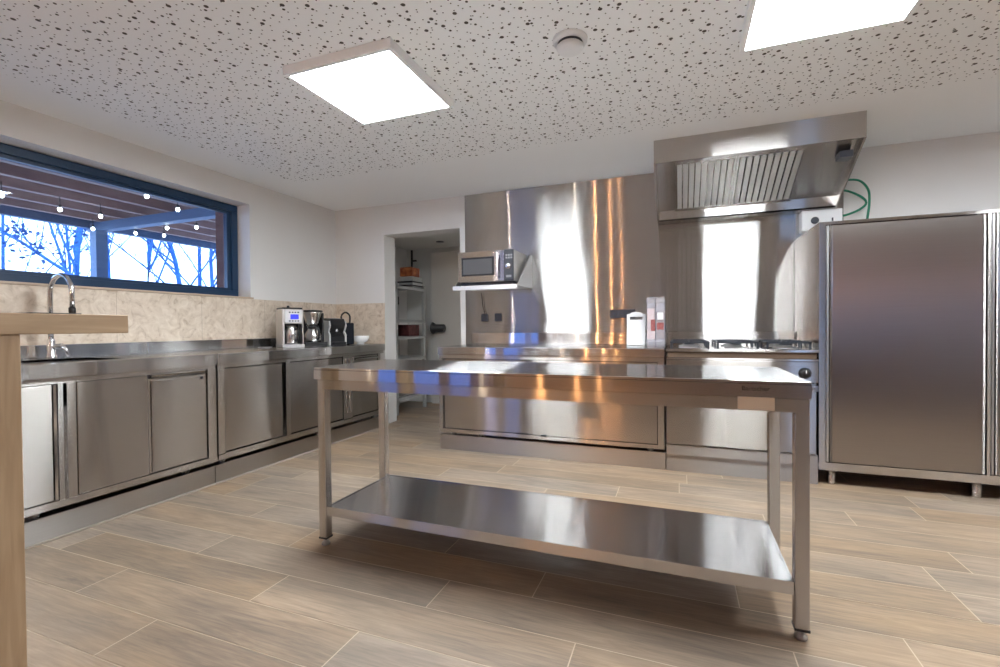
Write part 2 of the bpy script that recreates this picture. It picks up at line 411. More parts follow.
# back wall with the doorway to the pantry
DX0, DX1, DZ = -2.907, -2.02, 2.003
bm = bmesh.new()
box(bm, XW, DX0, YB, YB+0.2, 0, ZC); box(bm, DX1, XR, YB, YB+0.2, 0, ZC); box(bm, DX0, DX1, YB, YB+0.2, DZ, ZC)
struct('wall_back', bm, WALL)
struct('wall_right', wall_with_holes(XR, XR+0.3, YR, YB+0.2, 0, ZC, []), WALL_DIM)
struct('wall_rear', BB((XW-0.1,W3[0],YR-0.3,YR,0,ZC),(W3[1],XR,YR-0.3,YR,0,ZC),(W3[0],W3[1],YR-0.3,YR,0,W3[2]),(W3[0],W3[1],YR-0.3,YR,W3[3],ZC)), WALL_DIM)
# pantry room
PY = 5.62
struct('wall_pantry_back', B(XW, -1.2, PY, PY+0.1, 0, 2.3), PANTRY)
struct('wall_pantry_right', B(-1.3, -1.2, YB+0.2, PY, 0, 2.3), PANTRY)
struct('ceiling_pantry', B(XW, -1.2, YB+0.2, PY+0.1, 2.10, 2.2), PANTRY)
# stone wainscot and sill
bm = bmesh.new()
box(bm, XW, XW+0.012, 0.2, YB, 0.80, 1.286); box(bm, XW+0.012, DX0, YB-0.012, YB, 0.80, 1.286)
struct('trim_1', bm, TILE)
struct('trim_2', B(XW-0.14, XW+0.022, 0.30, 3.09, 1.286, 1.302, bev=0.003), plain('sill_stone', (0.48,0.38,0.29), 0.4))

# ------------------------------------------------------------------ windows
def window(name, op, x0, x1, mull, fw=0.062, glass=None):
    y0, y1, z0, z1 = op
    root = bpy.data.objects.new(name, None); C.objects.link(root); root['kind'] = 'structure'
    def sub(n, bm, m):
        o = link(n, bm, m, root); return o
    e = 0.004
    fr = BB((x0,x1,y0+e,y1-e,z0+e,z0+fw),(x0,x1,y0+e,y1-e,z1-fw,z1-e),(x0,x1,y0+e,y0+fw,z0+fw,z1-fw),(x0,x1,y1-fw,y1-e,z0+fw,z1-fw), bev=0.003)
    i0, i1 = x0+0.012, x1-0.02
    g = 0.022
    box(fr, i0,i1,y0+fw,y1-fw,z0+fw,z0+fw+g); box(fr, i0,i1,y0+fw,y1-fw,z1-fw-g,z1-fw); box(fr, i0,i1,y1-fw-g*1.6,y1-fw,z0+fw+g,z1-fw-g); box(fr, i0,i1,y0+fw,y0+fw+g,z0+fw+g,z1-fw-g)
    for m in mull: box(fr, x0, x1, m-0.05, m+0.05, z0+fw, z1-fw)
    sub('window_frame', fr, FRAME)
    sub('pane', B(x0+0.03, x0+0.036, y0+fw, y1-fw, z0+fw, z1-fw), glass or PANE)
    return root
window('window_1', W1, XW-0.21, XW-0.14, [])
window('window_2', W2, XW-0.21, XW-0.14, [], glass=PANE_DARK)
w3 = bpy.data.objects.new('window_3', None); C.objects.link(w3); w3['kind'] = 'structure'
a_,b_,c_,d_ = W3; y_ = YR-0.15
link('window_frame', BB((a_,b_,y_,y_+0.07,c_,c_+0.07),(a_,b_,y_,y_+0.07,d_-0.07,d_),(a_,a_+0.07,y_,y_+0.07,c_+0.07,d_-0.07),(b_-0.07,b_,y_,y_+0.07,c_+0.07,d_-0.07)), FRAME, w3)
link('pane', B(a_+0.07,b_-0.07,y_+0.03,y_+0.036,c_+0.07,d_-0.07), PANE, w3)
# light grey soffit lining of the outer reveal
struct('trim_3', B(XW-0.42, XW-0.215, W1[0], W1[1], W1[3]-0.012, W1[3]-0.001), RENDER)

# ------------------------------------------------------------------ prep table
tx0, tx1, ty0, ty1, tz = -1.593, 0.388, 1.72, 2.285, 0.840
t = Thing('work_table', 'long freestanding stainless steel work table with lower shelf in the middle of the kitchen', 'table', ((tx0+tx1)/2, (ty0+ty1)/2, 0))
top = BB((tx0,tx1,ty0,ty1,tz-0.012,tz), bev=0.002)
box(top, tx0,tx1,ty0,ty0+0.012,tz-0.055,tz-0.0121); box(top, tx0,tx1,ty1-0.012,ty1,tz-0.055,tz-0.0105)
box(top, tx0,tx0+0.012,ty0+0.012,ty1-0.012,tz-0.055,tz-0.0105); box(top, tx1-0.012,tx1,ty0+0.012,ty1-0.012,tz-0.055,tz-0.0105)
t.part('tabletop', top, STEEL_TOP)
rail = BB((tx0+0.035,tx1-0.03,ty0+0.0135,ty0+0.030,tz-0.102,tz-0.04),(tx0+0.035,tx1-0.03,ty1-0.033,ty1-0.018,tz-0.102,tz-0.04),
          (tx0+0.03,tx0+0.045,ty0+0.03,ty1-0.03,tz-0.102,tz-0.04),(tx1-0.045,tx1-0.03,ty0+0.03,ty1-0.03,tz-0.102,tz-0.04))
t.part('under_rail', rail, STEEL)
lw = 0.042
for lx in (tx0+0.005, tx1-0.001-lw):
    for ly in (ty0+0.016, ty1-0.035-lw):
        lg = t.part('leg', B(lx,lx+lw,ly,ly+lw,0.035,tz-0.03,bev=0.0025), STEEL)
        fb = LA([(0,0.045),(0.011,0.045),(0.011,0.012),(0.019,0.010),(0.019,0.0),(0,0.0)], (lx+lw/2,ly+lw/2,0), seg=20)
        t.part('foot', fb, STEEL_PLINTH, lg)
        cp = B(lx-0.001,lx+lw+0.001,ly-0.001,ly+lw+0.001,0.032,0.040); t.part('end_cap', cp, BLACK, lg)
sz = 0.185
sh = BB((tx0+0.044,tx1-0.045,ty0+0.030,ty1-0.040,sz-0.004,sz))
box(sh, tx0+0.044,tx1-0.045,ty0+0.020,ty0+0.030,sz-0.040,sz+0.002); box(sh, tx0+0.044,tx1-0.045,ty1-0.046,ty1-0.036,sz-0.040,sz+0.002)
box(sh, tx0+0.044,tx0+0.054,ty0+0.030,ty1-0.046,sz-0.040,sz+0.002)
# folded-up right end of the shelf
prism(sh, [(tx1-0.052,sz-0.04),(tx1-0.045,sz-0.04),(tx1-0.045,sz+0.004),(tx1-0.052,sz+0.004)], 'y', ty0+0.046, ty1-0.046)
t.part('lower_shelf', sh, STEEL_SHELF)
t.part('beige_patch', B(0.180, 0.288, ty0+0.0122, ty0+0.0136, tz-0.100, tz-0.0555), BEIGE, label='plain beige rectangle on the rail')  # thin beige rectangle laid on the rail
# maker's lettering on the table edge
def lettering(name, text, size, loc, rot, mat, parent, base):
    cu = bpy.data.curves.new(name, 'FONT'); cu.body = text; cu.size = size; cu.extrude = 0.0004; cu.align_x = 'LEFT'
    tmp = bpy.data.objects.new(name+'_tmp', cu); C.objects.link(tmp)
    dg = bpy.context.evaluated_depsgraph_get(); me = bpy.data.meshes.new_from_object(tmp.evaluated_get(dg))
    bpy.data.objects.remove(tmp); bpy.data.curves.remove(cu)
    me.name = name; me.materials.clear(); me.materials.append(mat)
    o = bpy.data.objects.new(name, me); C.objects.link(o); o.parent = parent
    o.matrix_local = Matrix.Translation(Vector(loc) - Vector(base)) @ Matrix.Rotation(rot[2],4,'Z') @ Matrix.Rotation(rot[0],4,'X')
    return o
lettering('lettering', 'Bartscher', 0.021, (0.190, ty0-0.0008, tz-0.034), (PI/2,0,0), INK, t.o, t.base)

# ------------------------------------------------------------------ left run of steel counters
XF = -2.82                                 # front of worktops on the left wall
def plate_sink(bm, x0, x1, y0, y1, z0, z1, hole):
    hx0,hx1,hy0,hy1 = hole
    box(bm, x0,hx0,y0,y1,z0,z1); box(bm, hx1,x1,y0,y1,z0,z1); box(bm, hx0,hx1,y0,hy0,z0,z1); box(bm, hx0,hx1,hy1,y1,z0,z1)
ztop, zlow, zbody = 0.860, 0.803, 0.150
u = Thing('sink_counter', 'stainless sink counter under the window with three flush doors', 'counter', ((XW+XF)/2, 1.4, 0))
uy0, uy1 = 0.45, 2.190
wt = bmesh.new(); plate_sink(wt, XW+0.014, XF, uy0, uy1-0.002, zlow+0.045, ztop, (-3.32,-2.95,1.15,1.72))
box(wt, XF-0.012, XF, uy0, uy1-0.002, zlow-0.010, zlow+0.045, bev=0)
box(wt, XW+0.014, XW+0.030, uy0, uy1-0.002, ztop, 0.937, bev=0.002)
u.part('worktop', wt, STEEL_TOP)
bs = BB((-3.32,-2.95,1.15,1.72,0.655,0.66),(-3.325,-3.32,1.15,1.72,0.655,ztop-0.001),(-2.95,-2.945,1.15,1.72,0.655,ztop-0.001),(-3.32,-2.95,1.145,1.15,0.655,ztop-0.001),(-3.32,-2.95,1.72,1.725,0.655,ztop-0.001))
u.part('sink_basin', bs, STEEL_TOP)
bd = BB((XW+0.02,XF-0.045,uy0+0.01,uy1-0.01,zbody+0.03,0.64),(XF-0.09,XF-0.018,uy0+0.01,uy1-0.004,0.762,zlow+0.01),(XF-0.09,XF-0.012,uy0+0.01,uy1-0.004,zbody+0.006,0.190))
for a,b in ((1.352,1.372),(1.388,1.425),(2.128,2.186)): box(bd, XF-0.09,XF-0.014,a,b,0.190,0.762)
u.part('body', bd, STEEL)
d1 = u.part('door', B(XF-0.040,XF-0.016,0.62,1.330,0.196,0.757,bev=0.002), STEEL_DOOR)
u.part('handle', BB((XF-0.040,XF-0.012,1.333,1.345,0.196,0.757)), CHROME, d1)
u.part('door', B(XF-0.044,XF-0.014,1.430,1.766,0.193,0.760,bev=0.002), STEEL_DOOR)
d3 = u.part('door', BB((XF-0.040,XF-0.020,1.770,2.122,0.196,0.740),(XF-0.020,XF-0.012,1.785,2.110,0.200,0.726), bev=0.002), STEEL_DOOR)
u.part('handle', PR([(XF-0.036,0.745),(XF-0.020,0.745),(XF-0.006,0.760),(XF-0.010,0.765)],'y',1.785,2.11), STEEL, d3)
u.part('lock', LA([(0,0),(0.009,0),(0.009,0.004),(0,0.004)], (XF-0.012,2.085,0.716),'x',16), BLACK, d3)
u.part('rating_plate', B(XF-0.0125,XF-0.0112,2.02,2.10,0.668,0.690), STEEL, d3)
for yy in (0.6, 1.3, 2.05):
    u.part('leg', LA([(0,0),(0.022,0),(0.022,0.18),(0,0.18)], (XF-0.12,yy,0), seg=16), STEEL)
u.part('sealant', B(XF-0.040,XF-0.026,uy0,uy1-0.003,0.0005,0.007), SEAL)
u.part('plinth', B(XF-0.055,XF-0.040,uy0,uy1-0.003,0.001,0.122,bev=0.001), STEEL_PLINTH)

v = Thing('counter_cabinet', 'stainless counter cabinet in the left corner under the coffee machines', 'counter', ((XW+XF)/2, 3.2, 0))
vy0, vy1 = 2.192, 4.050
wt = BB((XW+0.014,XF,vy0,vy1,ztop-0.012,ztop),(XF-0.012,XF+0.002,vy0,vy1,zlow-0.01,ztop), bev=0.002)
box(wt, XW+0.014,XW+0.030,vy0,vy1,ztop,0.937,bev=0.002)
v.part('worktop', wt, STEEL_TOP)
bd = BB((XW+0.02,XF-0.09,vy0+0.005,vy1-0.01,zbody+0.03,ztop-0.014),(XF-0.09,XF-0.016,vy0+0.004,vy1-0.005,0.765,zlow),(XF-0.09,XF-0.012,vy0+0.004,vy1-0.005,zbody+0.006,0.196),
        (XF-0.09,XF-0.012,vy0+0.004,2.245,0.19,0.77),(XF-0.09,XF-0.010,2.765,2.805,0.19,0.77),(XF-0.09,XF-0.012,3.425,3.545,0.19,0.77),(XF-0.09,XF-0.012,3.945,3.985,0.19,0.77))
v.part('body', bd, STEEL)
v.part('door', B(XF-0.040,XF-0.018,2.252,2.735,0.205,0.757,bev=0.002), STEEL_DOOR)
d = v.part('door', B(XF-0.040,XF-0.018,2.812,3.418,0.205,0.757,bev=0.002), STEEL_DOOR)
for hy in (3.455, 3.505):
    v.part('handle', B(XF-0.012,XF+0.004,hy,hy+0.016,0.25,0.745,bev=0.003), CHROME)
for z0, z1 in ((0.205,0.47),(0.478,0.757)):
    dr = v.part('drawer', B(XF-0.040,XF-0.016,3.552,3.938,z0,z1,bev=0.002), STEEL_DOOR)
    v.part('handle', PR([(XF-0.016,z1-0.035),(XF+0.006,z1-0.03),(XF+0.008,z1-0.02),(XF-0.016,z1-0.01)],'y',3.57,3.92), CHROME, dr)
for yy in (2.3, 3.2, 3.99):
    v.part('leg', LA([(0,0),(0.022,0),(0.022,0.18),(0,0.18)], (XF-0.12,yy,0), seg=16), STEEL)
v.part('sealant', B(XF-0.040,XF-0.026,vy0+0.001,vy1,0.0005,0.007), SEAL)
v.part('plinth', B(XF-0.055,XF-0.040,vy0+0.001,vy1,0.001,0.122,bev=0.001), STEEL_PLINTH)

# faucet
f = Thing('kitchen_faucet', 'tall chrome gooseneck faucet standing at the sink below the window', 'faucet', (-3.41,1.60,ztop))
f.part('base', LA([(0,0),(0.027,0),(0.027,0.012),(0.020,0.02),(0.020,0.10),(0.016,0.115),(0,0.115)], (-3.41,1.60,ztop)), CHROME)
pts = [(-3.41,1.60,ztop+0.10),(-3.41,1.60,1.235)] + [(-3.305-0.105*math.cos(a),1.60,1.235+0.105*math.sin(a)) for a in [PI*i/14 for i in range(1,14)]] + [(-3.20,1.60,1.235),(-3.20,1.60,1.14)]
f.part('spout', T(pts, 0.0125, 16, up=(0,1,0)), CHROME)
f.part('nozzle', LA([(0,-0.03),(0.014,-0.03),(0.016,0.0),(0.016,0.02),(0,0.02)], (-3.20,1.60,1.13)), BLACK)
lv = bmesh.new(); tube(lv, [(-3.41,1.60,0.925),(-3.36,1.63,0.932)], 0.016, 14); tube(lv, [(-3.36,1.63,0.93),(-3.345,1.638,0.91),(-3.338,1.643,0.868)], [0.011,0.010,0.008], 12)
f.part('lever', lv, CHROME)

# ------------------------------------------------------------------ back counter, range, panels
YF = 3.455                                 # worktop fronts along the back wall
k = Thing('long_counter', 'long stainless counter with two sliding doors below the microwave along the back wall', 'counter', (-0.99, 3.8, 0))
kx0, kx1 = -1.885, -0.098
wt = BB((kx0,kx1,YF,YB-0.014,ztop-0.012,ztop),(kx0,kx1,YF-0.0015,YF+0.012,zlow-0.003,ztop-0.002), bev=0.002)
box(wt, kx0,kx1,YB-0.045,YB-0.014,ztop,0.968,bev=0.003)
k.part('worktop', wt, STEEL_TOP)
bd = BB((kx0+0.01,kx1-0.01,YF+0.05,YB-0.02,zbody+0.02,ztop-0.014),(kx0+0.004,kx1-0.004,YF+0.014,YF+0.05,0.765,zlow),(kx0+0.004,kx1-0.004,YF+0.012,YF+0.05,0.150,0.178),
        (kx0+0.004,kx0+0.035,YF+0.012,YF+0.05,0.178,0.77),(kx1-0.045,kx1-0.004,YF+0.012,YF+0.05,0.178,0.77))
k.part('body', bd, STEEL)
dd = k.part('door', B(kx0+0.043,-1.03,YF+0.030,YF+0.046,0.182,0.760,bev=0.002), STEEL_DOOR)
k.part('stile', B(-1.075,-1.03,YF+0.022,YF+0.030,0.182,0.760,bev=0.002), STEEL, dd)
k.part('door', B(-1.045,kx1-0.050,YF+0.016,YF+0.028,0.182,0.760,bev=0.002), STEEL_DOOR)
k.part('door_guide', B(-1.00,-0.955,YF+0.006,YF+0.016,0.176,0.190), BLACK)
for xx in (kx0+0.10, kx0+0.35, kx1-0.10):
    k.part('leg', LA([(0,0),(0.022,0),(0.022,0.17),(0,0.17)], (xx,YF+0.09,0), seg=16), STEEL)
k.part('plinth', B(kx0-0.004,kx1+0.003,YF+0.035,YF+0.050,0.001,0.124,bev=0.001), STEEL_PLINTH)

g = Thing('gas_range', 'stainless gas range with cast iron grates and oven between counter and tall cabinet', 'stove', (0.36, 3.8, 0))
gx0, gx1 = -0.090, 0.816
bd = BB((gx0,gx1,YF+0.06,YB-0.014,0.128,ztop-0.06),(gx0,gx1,YF-0.012,YB-0.014,ztop-0.018,ztop),(gx0,gx1,YF+0.0,YF+0.03,0.785,0.800), bev=0.002)
g.part('body', bd, STEEL)
g.part('vent_slot', B(gx0+0.01,gx1-0.01,YF+0.004,YF+0.02,0.802,0.840), plain('brown_grille',(0.10,0.065,0.04),0.6))  # solid dark brown strip under the cooktop edge
g.part('control_panel', B(gx0+0.002,gx1-0.002,YF-0.004,YF+0.02,0.652,0.784,bev=0.003), STEEL_DOOR)
for i in range(5):
    kxx = gx0+0.09+i*0.185
    kb = g.part('knob', LA([(0,-0.038),(0.020,-0.038),(0.024,-0.034),(0.027,-0.006),(0.036,-0.004),(0.036,0),(0,0)], (kxx,YF-0.004,0.712),'y',24), BLACK)
    g.part('pointer', B(kxx-0.002,kxx+0.002,YF-0.0435,YF-0.041,0.714,0.732), WHITE_PL, kb)
od = g.part('oven_door', B(gx0+0.004,gx1-0.012,YF+0.000,YF+0.058,0.200,0.645,bev=0.002), STEEL_DOOR)
hb = T([(gx0+0.05,YF-0.045,0.622),(gx1-0.03,YF-0.045,0.622)],0.011,14)
box(hb, gx0+0.05,gx0+0.075,YF-0.055,YF+0.002,0.604,0.640); box(hb, gx1-0.045,gx1-0.015,YF-0.055,YF+0.002,0.604,0.640)
g.part('handle', hb, CHROME, od)
g.part('base_panel', B(gx0+0.002,gx1-0.002,YF+0.012,YF+0.06,0.124,0.190), STEEL_PLINTH)
g.part('plinth', B(gx0-0.001,gx1+0.004,YF+0.035,YF+0.05,0.001,0.124,bev=0.001), STEEL_PLINTH)
bg = BB((gx0,gx1,YB-0.055,YB-0.02,ztop,0.972), bev=0.002)
g.part('backguard', bg, STEEL)
sl = bmesh.new()
for i in range(44): box(sl, gx0+0.03+i*0.0195, gx0+0.036+i*0.0195, YB-0.050, YB-0.024, 0.9722, 0.9735)
g.part('vent_slots', sl, BLACK)
for i in range(3):
    for j in range(2):
        cx, cy = gx0+0.155+i*0.298, YF+0.17+j*0.30
        bn = g.part('burner', LA([(0,0.0),(0.075,0.0),(0.070,0.008),(0.045,0.012),(0.042,0.020),(0.030,0.024),(0,0.025)], (cx,cy,ztop+0.0005), seg=28), ALU)
        g.part('burner_cap', LA([(0,0),(0.036,0),(0.034,0.007),(0,0.009)], (cx,cy,ztop+0.0255), seg=24), IRON, bn)
        gr = bmesh.new(); r = 0.128; zt = ztop+0.038
        for a0,b0,a1,b1 in ((-r,-r,r,-r+0.012),(-r,r-0.012,r,r),(-r,-r,-r+0.012,r),(r-0.012,-r,r,r)): box(gr, cx+a0,cx+a1,cy+b0,cy+b1,zt,zt+0.012)
        for a in range(4):
            ang = a*PI/2
            ca, sa = math.cos(ang), math.sin(ang)
            tube(gr, [(cx+ca*0.03,cy+sa*0.03,zt+0.006),(cx+ca*(r-0.006),cy+sa*(r-0.006),zt+0.006)],0.006,6)
        for sx in (-1,1):
            for sy in (-1,1): box(gr, cx+sx*(r-0.008)-0.006,cx+sx*(r-0.008)+0.006,cy+sy*(r-0.008)-0.006,cy+sy*(r-0.008)+0.006,ztop,zt)
        g.part('grate', gr, IRON)

p1 = solo('wall_panel', B(-1.962,1.14,YB-0.010,YB,0.80,ZC-0.004,bev=0.001), STEEL_WALL, 'large brushed steel sheet cladding the back wall behind microwave and range', 'wall panel', (-0.55,YB,0.8))

# ------------------------------------------------------------------ extractor hood
h = Thing('extractor_hood', 'wedge shaped stainless extractor hood hanging from the ceiling above the range', 'hood', (0.45,3.85,1.86))
hx0, hx1, hf, hb_, hz0 = -0.165, 1.063, 3.46, YB-0.012, 1.868
zfb = 2.155
shell = bmesh.new()
for a,b in ((hx0,hx0+0.012),(hx1-0.012,hx1)):
    prism(shell, [(hf,ZC-0.001),(hf,zfb),(hb_-0.14,hz0),(hb_,hz0),(hb_,ZC-0.001)], 'x', a, b)
box(shell, hx0+0.012,hx1-0.012,hf,hf+0.012,zfb,ZC-0.001)                       # front face
prism(shell, [(hf+0.012,zfb+0.001),(hf+0.06,zfb+0.012),(hf+0.06,zfb+0.030),(hf+0.012,zfb+0.020)],'x',hx0+0.012,hx1-0.012)   # inner lip
box(shell, hx0+0.012,hx1-0.012,hf+0.012,hb_,ZC-0.016,ZC-0.004)
h.part('shell', shell, STEEL)
gut = BB((hx0+0.012,hx1-0.012,hb_-0.14,hb_-0.128,hz0,hz0+0.085),(hx0+0.012,hx1-0.012,hb_-0.14,hb_,hz0,hz0+0.010))
h.part('grease_gutter', gut, STEEL)
# sloped lining: from the lip up front down to the gutter
P0 = Vector((0,hf+0.055,zfb+0.020)); P1 = Vector((0,hb_-0.128,hz0+0.075)); sl_d = (P1-P0); sl_n = Vector((0,-sl_d.z,sl_d.y)).normalized()
if sl_n.z > 0: sl_n = -sl_n
def slope_box(bm, x0, x1, s0, s1, n0, n1):
    q = []
    for x in (x0,x1):
        for s, n in ((s0,n0),(s1,n0),(s1,n1),(s0,n1)):
            p_ = P0 + sl_d*s + sl_n*n; q.append(bm.verts.new((x,p_.y,p_.z)))
    fs = [bm.faces.new([q[i] for i in f]) for f in ((0,1,2,3),(7,6,5,4),(0,4,5,1),(1,5,6,2),(2,6,7,3),(3,7,4,0))]
    bmesh.ops.recalc_face_normals(bm, faces=fs)
ln = bmesh.new()
slope_box(ln, hx0+0.012,-0.035,0,1,-0.012,0)
h.part('lining', ln, STEEL); ln = bmesh.new(); slope_box(ln, 0.775,hx1-0.012,0,1,-0.012,0); h.part('lining', ln, STEEL)
for fi,(fx0,fx1,nb) in enumerate(((-0.033,0.366,9),(0.370,0.772,9))):
    fr = bmesh.new()
    slope_box(fr, fx0,fx1,0.0,0.06,-0.010,0.010); slope_box(fr, fx0,fx1,0.94,1.0,-0.010,0.010); slope_box(fr, fx0,fx0+0.014,0.06,0.94,-0.010,0.010); slope_box(fr, fx1-0.014,fx1,0.06,0.94,-0.010,0.010)
    slope_box(fr, fx0,fx1,0.0,1.0,-0.030,-0.026)
    fo = h.part('filter', fr, STEEL)
    bf = bmesh.new(); w_ = (fx1-fx0-0.028)/nb
    for i in range(nb):
        x = fx0+0.014+i*w_
        slope_box(bf, x+w_*0.16, x+w_*0.92, 0.06,0.94,0.000,0.005)
        slope_box(bf, x+w_*0.16, x+w_*0.24, 0.06,0.94,-0.012,0.0); slope_box(bf, x+w_*0.84, x+w_*0.92, 0.06,0.94,-0.012,0.0)
    h.part('baffle_slats', bf, STEEL_BAF, fo)
h.part('light_socket', B(0.955,1.025,hf+0.10,hf+0.20,zfb-0.075,zfb-0.035), BLUEGREY)

cb = Thing('control_box', 'white plastic switch box on the wall below the right end of the hood', 'switch box', (0.98,YB,1.7))
cb.part('housing', B(0.853,1.108,YB-0.11,YB-0.011,1.715,1.866,bev=0.006,seg=2), WHITE_PL)
cb.part('dial', LA([(0,-0.016),(0.020,-0.016),(0.026,-0.010),(0.026,0),(0,0)], (0.935,YB-0.11,1.788),'y',24), BLUEGREY)
cb.part('switch', B(1.040,1.050,YB-0.115,YB-0.109,1.775,1.80), BLUEGREY)
def loop(pts, n=8):
    pts = [Vector(p) for p in pts]; out = []
    P = [pts[0]]+pts+[pts[-1]]
    for i in range(1,len(P)-2):
        for j in range(n):
            t_ = j/n; a,b,c,d_ = P[i-1],P[i],P[i+1],P[i+2]
            out.append(0.5*((2*b)+(c-a)*t_+(2*a-5*b+4*c-d_)*t_*t_+(3*b-a-3*c+d_)*t_**3))
    out.append(pts[-1]); return out
solo('green_cable', T(loop([(1.070,YB-0.06,2.05),(1.145,YB-0.06,2.075),(1.225,YB-0.06,2.06),(1.275,YB-0.06,1.99),(1.285,YB-0.05,1.90),(1.275,YB-0.05,1.80),(1.26,YB-0.04,1.66)]),0.008,8), GREEN, 'outer green cable looping from the hood down behind the tall cabinet', 'cable', (1.2,YB-0.05,1.66))
solo('green_cable', T(loop([(1.070,YB-0.045,2.01),(1.15,YB-0.045,2.0),(1.235,YB-0.045,1.95),(1.268,YB-0.045,1.90),(1.225,YB-0.045,1.855),(1.15,YB-0.045,1.825),(1.109,YB-0.045,1.82)]),0.008,8), GREEN, 'inner green cable curling from the hood back to the white box', 'cable', (1.2,YB-0.05,1.82))

# ------------------------------------------------------------------ tall cabinet
c = Thing('tall_cabinet', 'tall stainless steel cabinet with wide flush doors at the right', 'cabinet', (1.66,3.8,0))
cx0, cx1, cy0, cy1, cz0, cz1 = 0.824, 2.52, 3.485, YB-0.02, 0.098, 1.664
bd = BB((cx0,cx1,cy0+0.03,cy1,cz0,cz1))
box(bd, cx0,cx1,cy0,cy0+0.03,cz1-0.018,cz1); box(bd, cx0,cx1,cy0,cy0+0.03,cz0,cz0+0.050); box(bd, cx0,cx0+0.036,cy0,cy0+0.03,cz0+0.05,cz1-0.018)
box(bd, 1.640,1.655,cy0,cy0+0.03,cz0+0.05,cz1-0.018); box(bd, cx1-0.036,cx1,cy0,cy0+0.03,cz0+0.05,cz1-0.018)
c.part('body', bd, STEEL_FLAT)
for a,b in ((cx0+0.042,1.632),(1.661,cx1-0.042)):
    dr = BB((a+0.026,b-0.012,cy0-0.002,cy0+0.02,cz0+0.054,cz1-0.024), bev=0.003)
    do = c.part('door', dr, STEEL_TALL)
    for e0,e1 in ((a,a+0.010),(a+0.018,a+0.024),(b-0.010,b)):
        c.part('edge_strip', B(e0,e1,cy0+0.002,cy0+0.022,cz0+0.054,cz1-0.024), ALU if e0 == a else STEEL_DOOR, do)
for xx in (0.905,1.622,2.44):
    for yy in (3.55,4.08):
        c.part('leg', LA([(0,0.0),(0.021,0.0),(0.024,0.006),(0.024,cz0),(0,cz0)], (xx,yy,0), seg=20), STEEL)

# ------------------------------------------------------------------ microwave and its wall shelf
s = Thing('microwave_shelf', 'stainless wall bracket shelf with triangular side gussets carrying the microwave', 'shelf', (-1.57,YB,1.35))
s.part('plate', BB((-1.872,-1.275,3.727,YB-0.011,1.374,1.380),(-1.873,-1.274,3.722,3.737,1.345,1.384),bev=0.0015), SOFT)
for a in (-1.872,-1.283):
    s.part('gusset', PR([(3.745,1.3802),(YB-0.011,1.3802),(YB-0.011,1.682),(YB-0.06,1.682)],'x',a,a+0.008), SOFT)
m = Thing('microwave_oven', 'stainless microwave oven with dark window standing on the wall shelf', 'microwave', (-1.575,3.95,1.38))
mx0,mx1,my0,my1,mz0,mz1 = -1.836,-1.318,3.755,4.13,1.418,1.684
m.part('housing', B(mx0,mx1,my0+0.02,my1,mz0,mz1,bev=0.004), SOFT)
m.part('base', B(mx0+0.012,mx1-0.012,my0+0.03,my1-0.01,1.394,mz0+0.001), BLACK)  # black block filling the dark gap under the housing
md = m.part('door', B(mx0,-1.400,my0,my0+0.02,mz0,mz1,bev=0.003), STEEL)
m.part('window', B(mx0+0.035,-1.492,my0-0.003,my0+0.004,mz0+0.052,mz1-0.052,bev=0.002), BLACK, md)
m.part('window_mesh', B(mx0+0.052,-1.510,my0-0.005,my0-0.002,mz0+0.068,mz1-0.068), MWGLASS, md)
m.part('handle', BB((-1.468,-1.446,my0-0.034,my0-0.020,mz0+0.035,mz1-0.035),(-1.466,-1.448,my0-0.022,my0+0.001,mz0+0.045,mz0+0.065),(-1.466,-1.448,my0-0.022,my0+0.001,mz1-0.065,mz1-0.045),bev=0.003), CHROME, md)
mp = m.part('control_panel', BB((-1.398,mx1,my0,my0+0.02,mz0,mz1),(-1.393,mx1+-0.006,my0-0.003,my0,mz0+0.03,mz1-0.025),bev=0.001), BLUEGREY)
m.part('knob', LA([(0,-0.022),(0.020,-0.022),(0.024,-0.018),(0.026,0),(0,0)], (-1.357,my0-0.003,1.54),'y',24), CHROME, mp)
GREYBTN = plain('grey_buttons',(0.25,0.26,0.28),0.4)
for i in range(3):
    for j in range(2): m.part('button', B(-1.384+i*0.022,-1.368+i*0.022,my0-0.005,my0-0.002,1.605+j*0.022,1.620+j*0.022), GREYBTN, mp)
m.part('button', B(-1.38,-1.334,my0-0.005,my0-0.002,1.445,1.465), GREYBTN, mp)
for xx in (mx0+0.05,mx1-0.05):
    for yy in (my0+0.05,my1-0.05): m.part('foot', LA([(0,0),(0.015,0),(0.015,0.016),(0,0.016)],(xx,yy,1.3803),seg=14), RUBBER)
solo('power_cord', T(loop([(-1.78,YB-0.04,1.349),(-1.775,YB-0.03,1.30),(-1.77,YB-0.03,1.23),(-1.75,YB-0.03,1.16),(-1.757,YB-0.026,1.125)]),0.0035,8), RUBBER, 'thin black power cord hanging from microwave to the left wall socket', 'cord', (-1.75,YB,1.12))

# sockets
def socket(xc, z, label, n=1):
    w = 0.071*n
    k_ = Thing('wall_socket', label, 'socket', (xc,YB-0.011,z), 'anthracite wall sockets on the steel cladding')
    k_.part('frame', B(xc-w/2,xc+w/2,YB-0.022,YB-0.010,z-0.036,z+0.036,bev=0.003), BLUEGREY)
    for i in range(n):
        q = xc-w/2+0.0355+i*0.071
        k_.part('insert', LA([(0.021,0.002),(0.0235,-0.002),(0.021,-0.003),(0.019,0.0),(0.019,0.008),(0,0.008)], (q,YB-0.022,z),'y',24), BLACK)
    return k_
socket(-1.757,1.113,'left of the two small black sockets under the microwave, with cord plugged in')
socket(-1.617,1.115,'right of the two small black sockets under the microwave, left empty')
socket(-0.462,1.128,'black double wall socket behind the white cutting board',3)

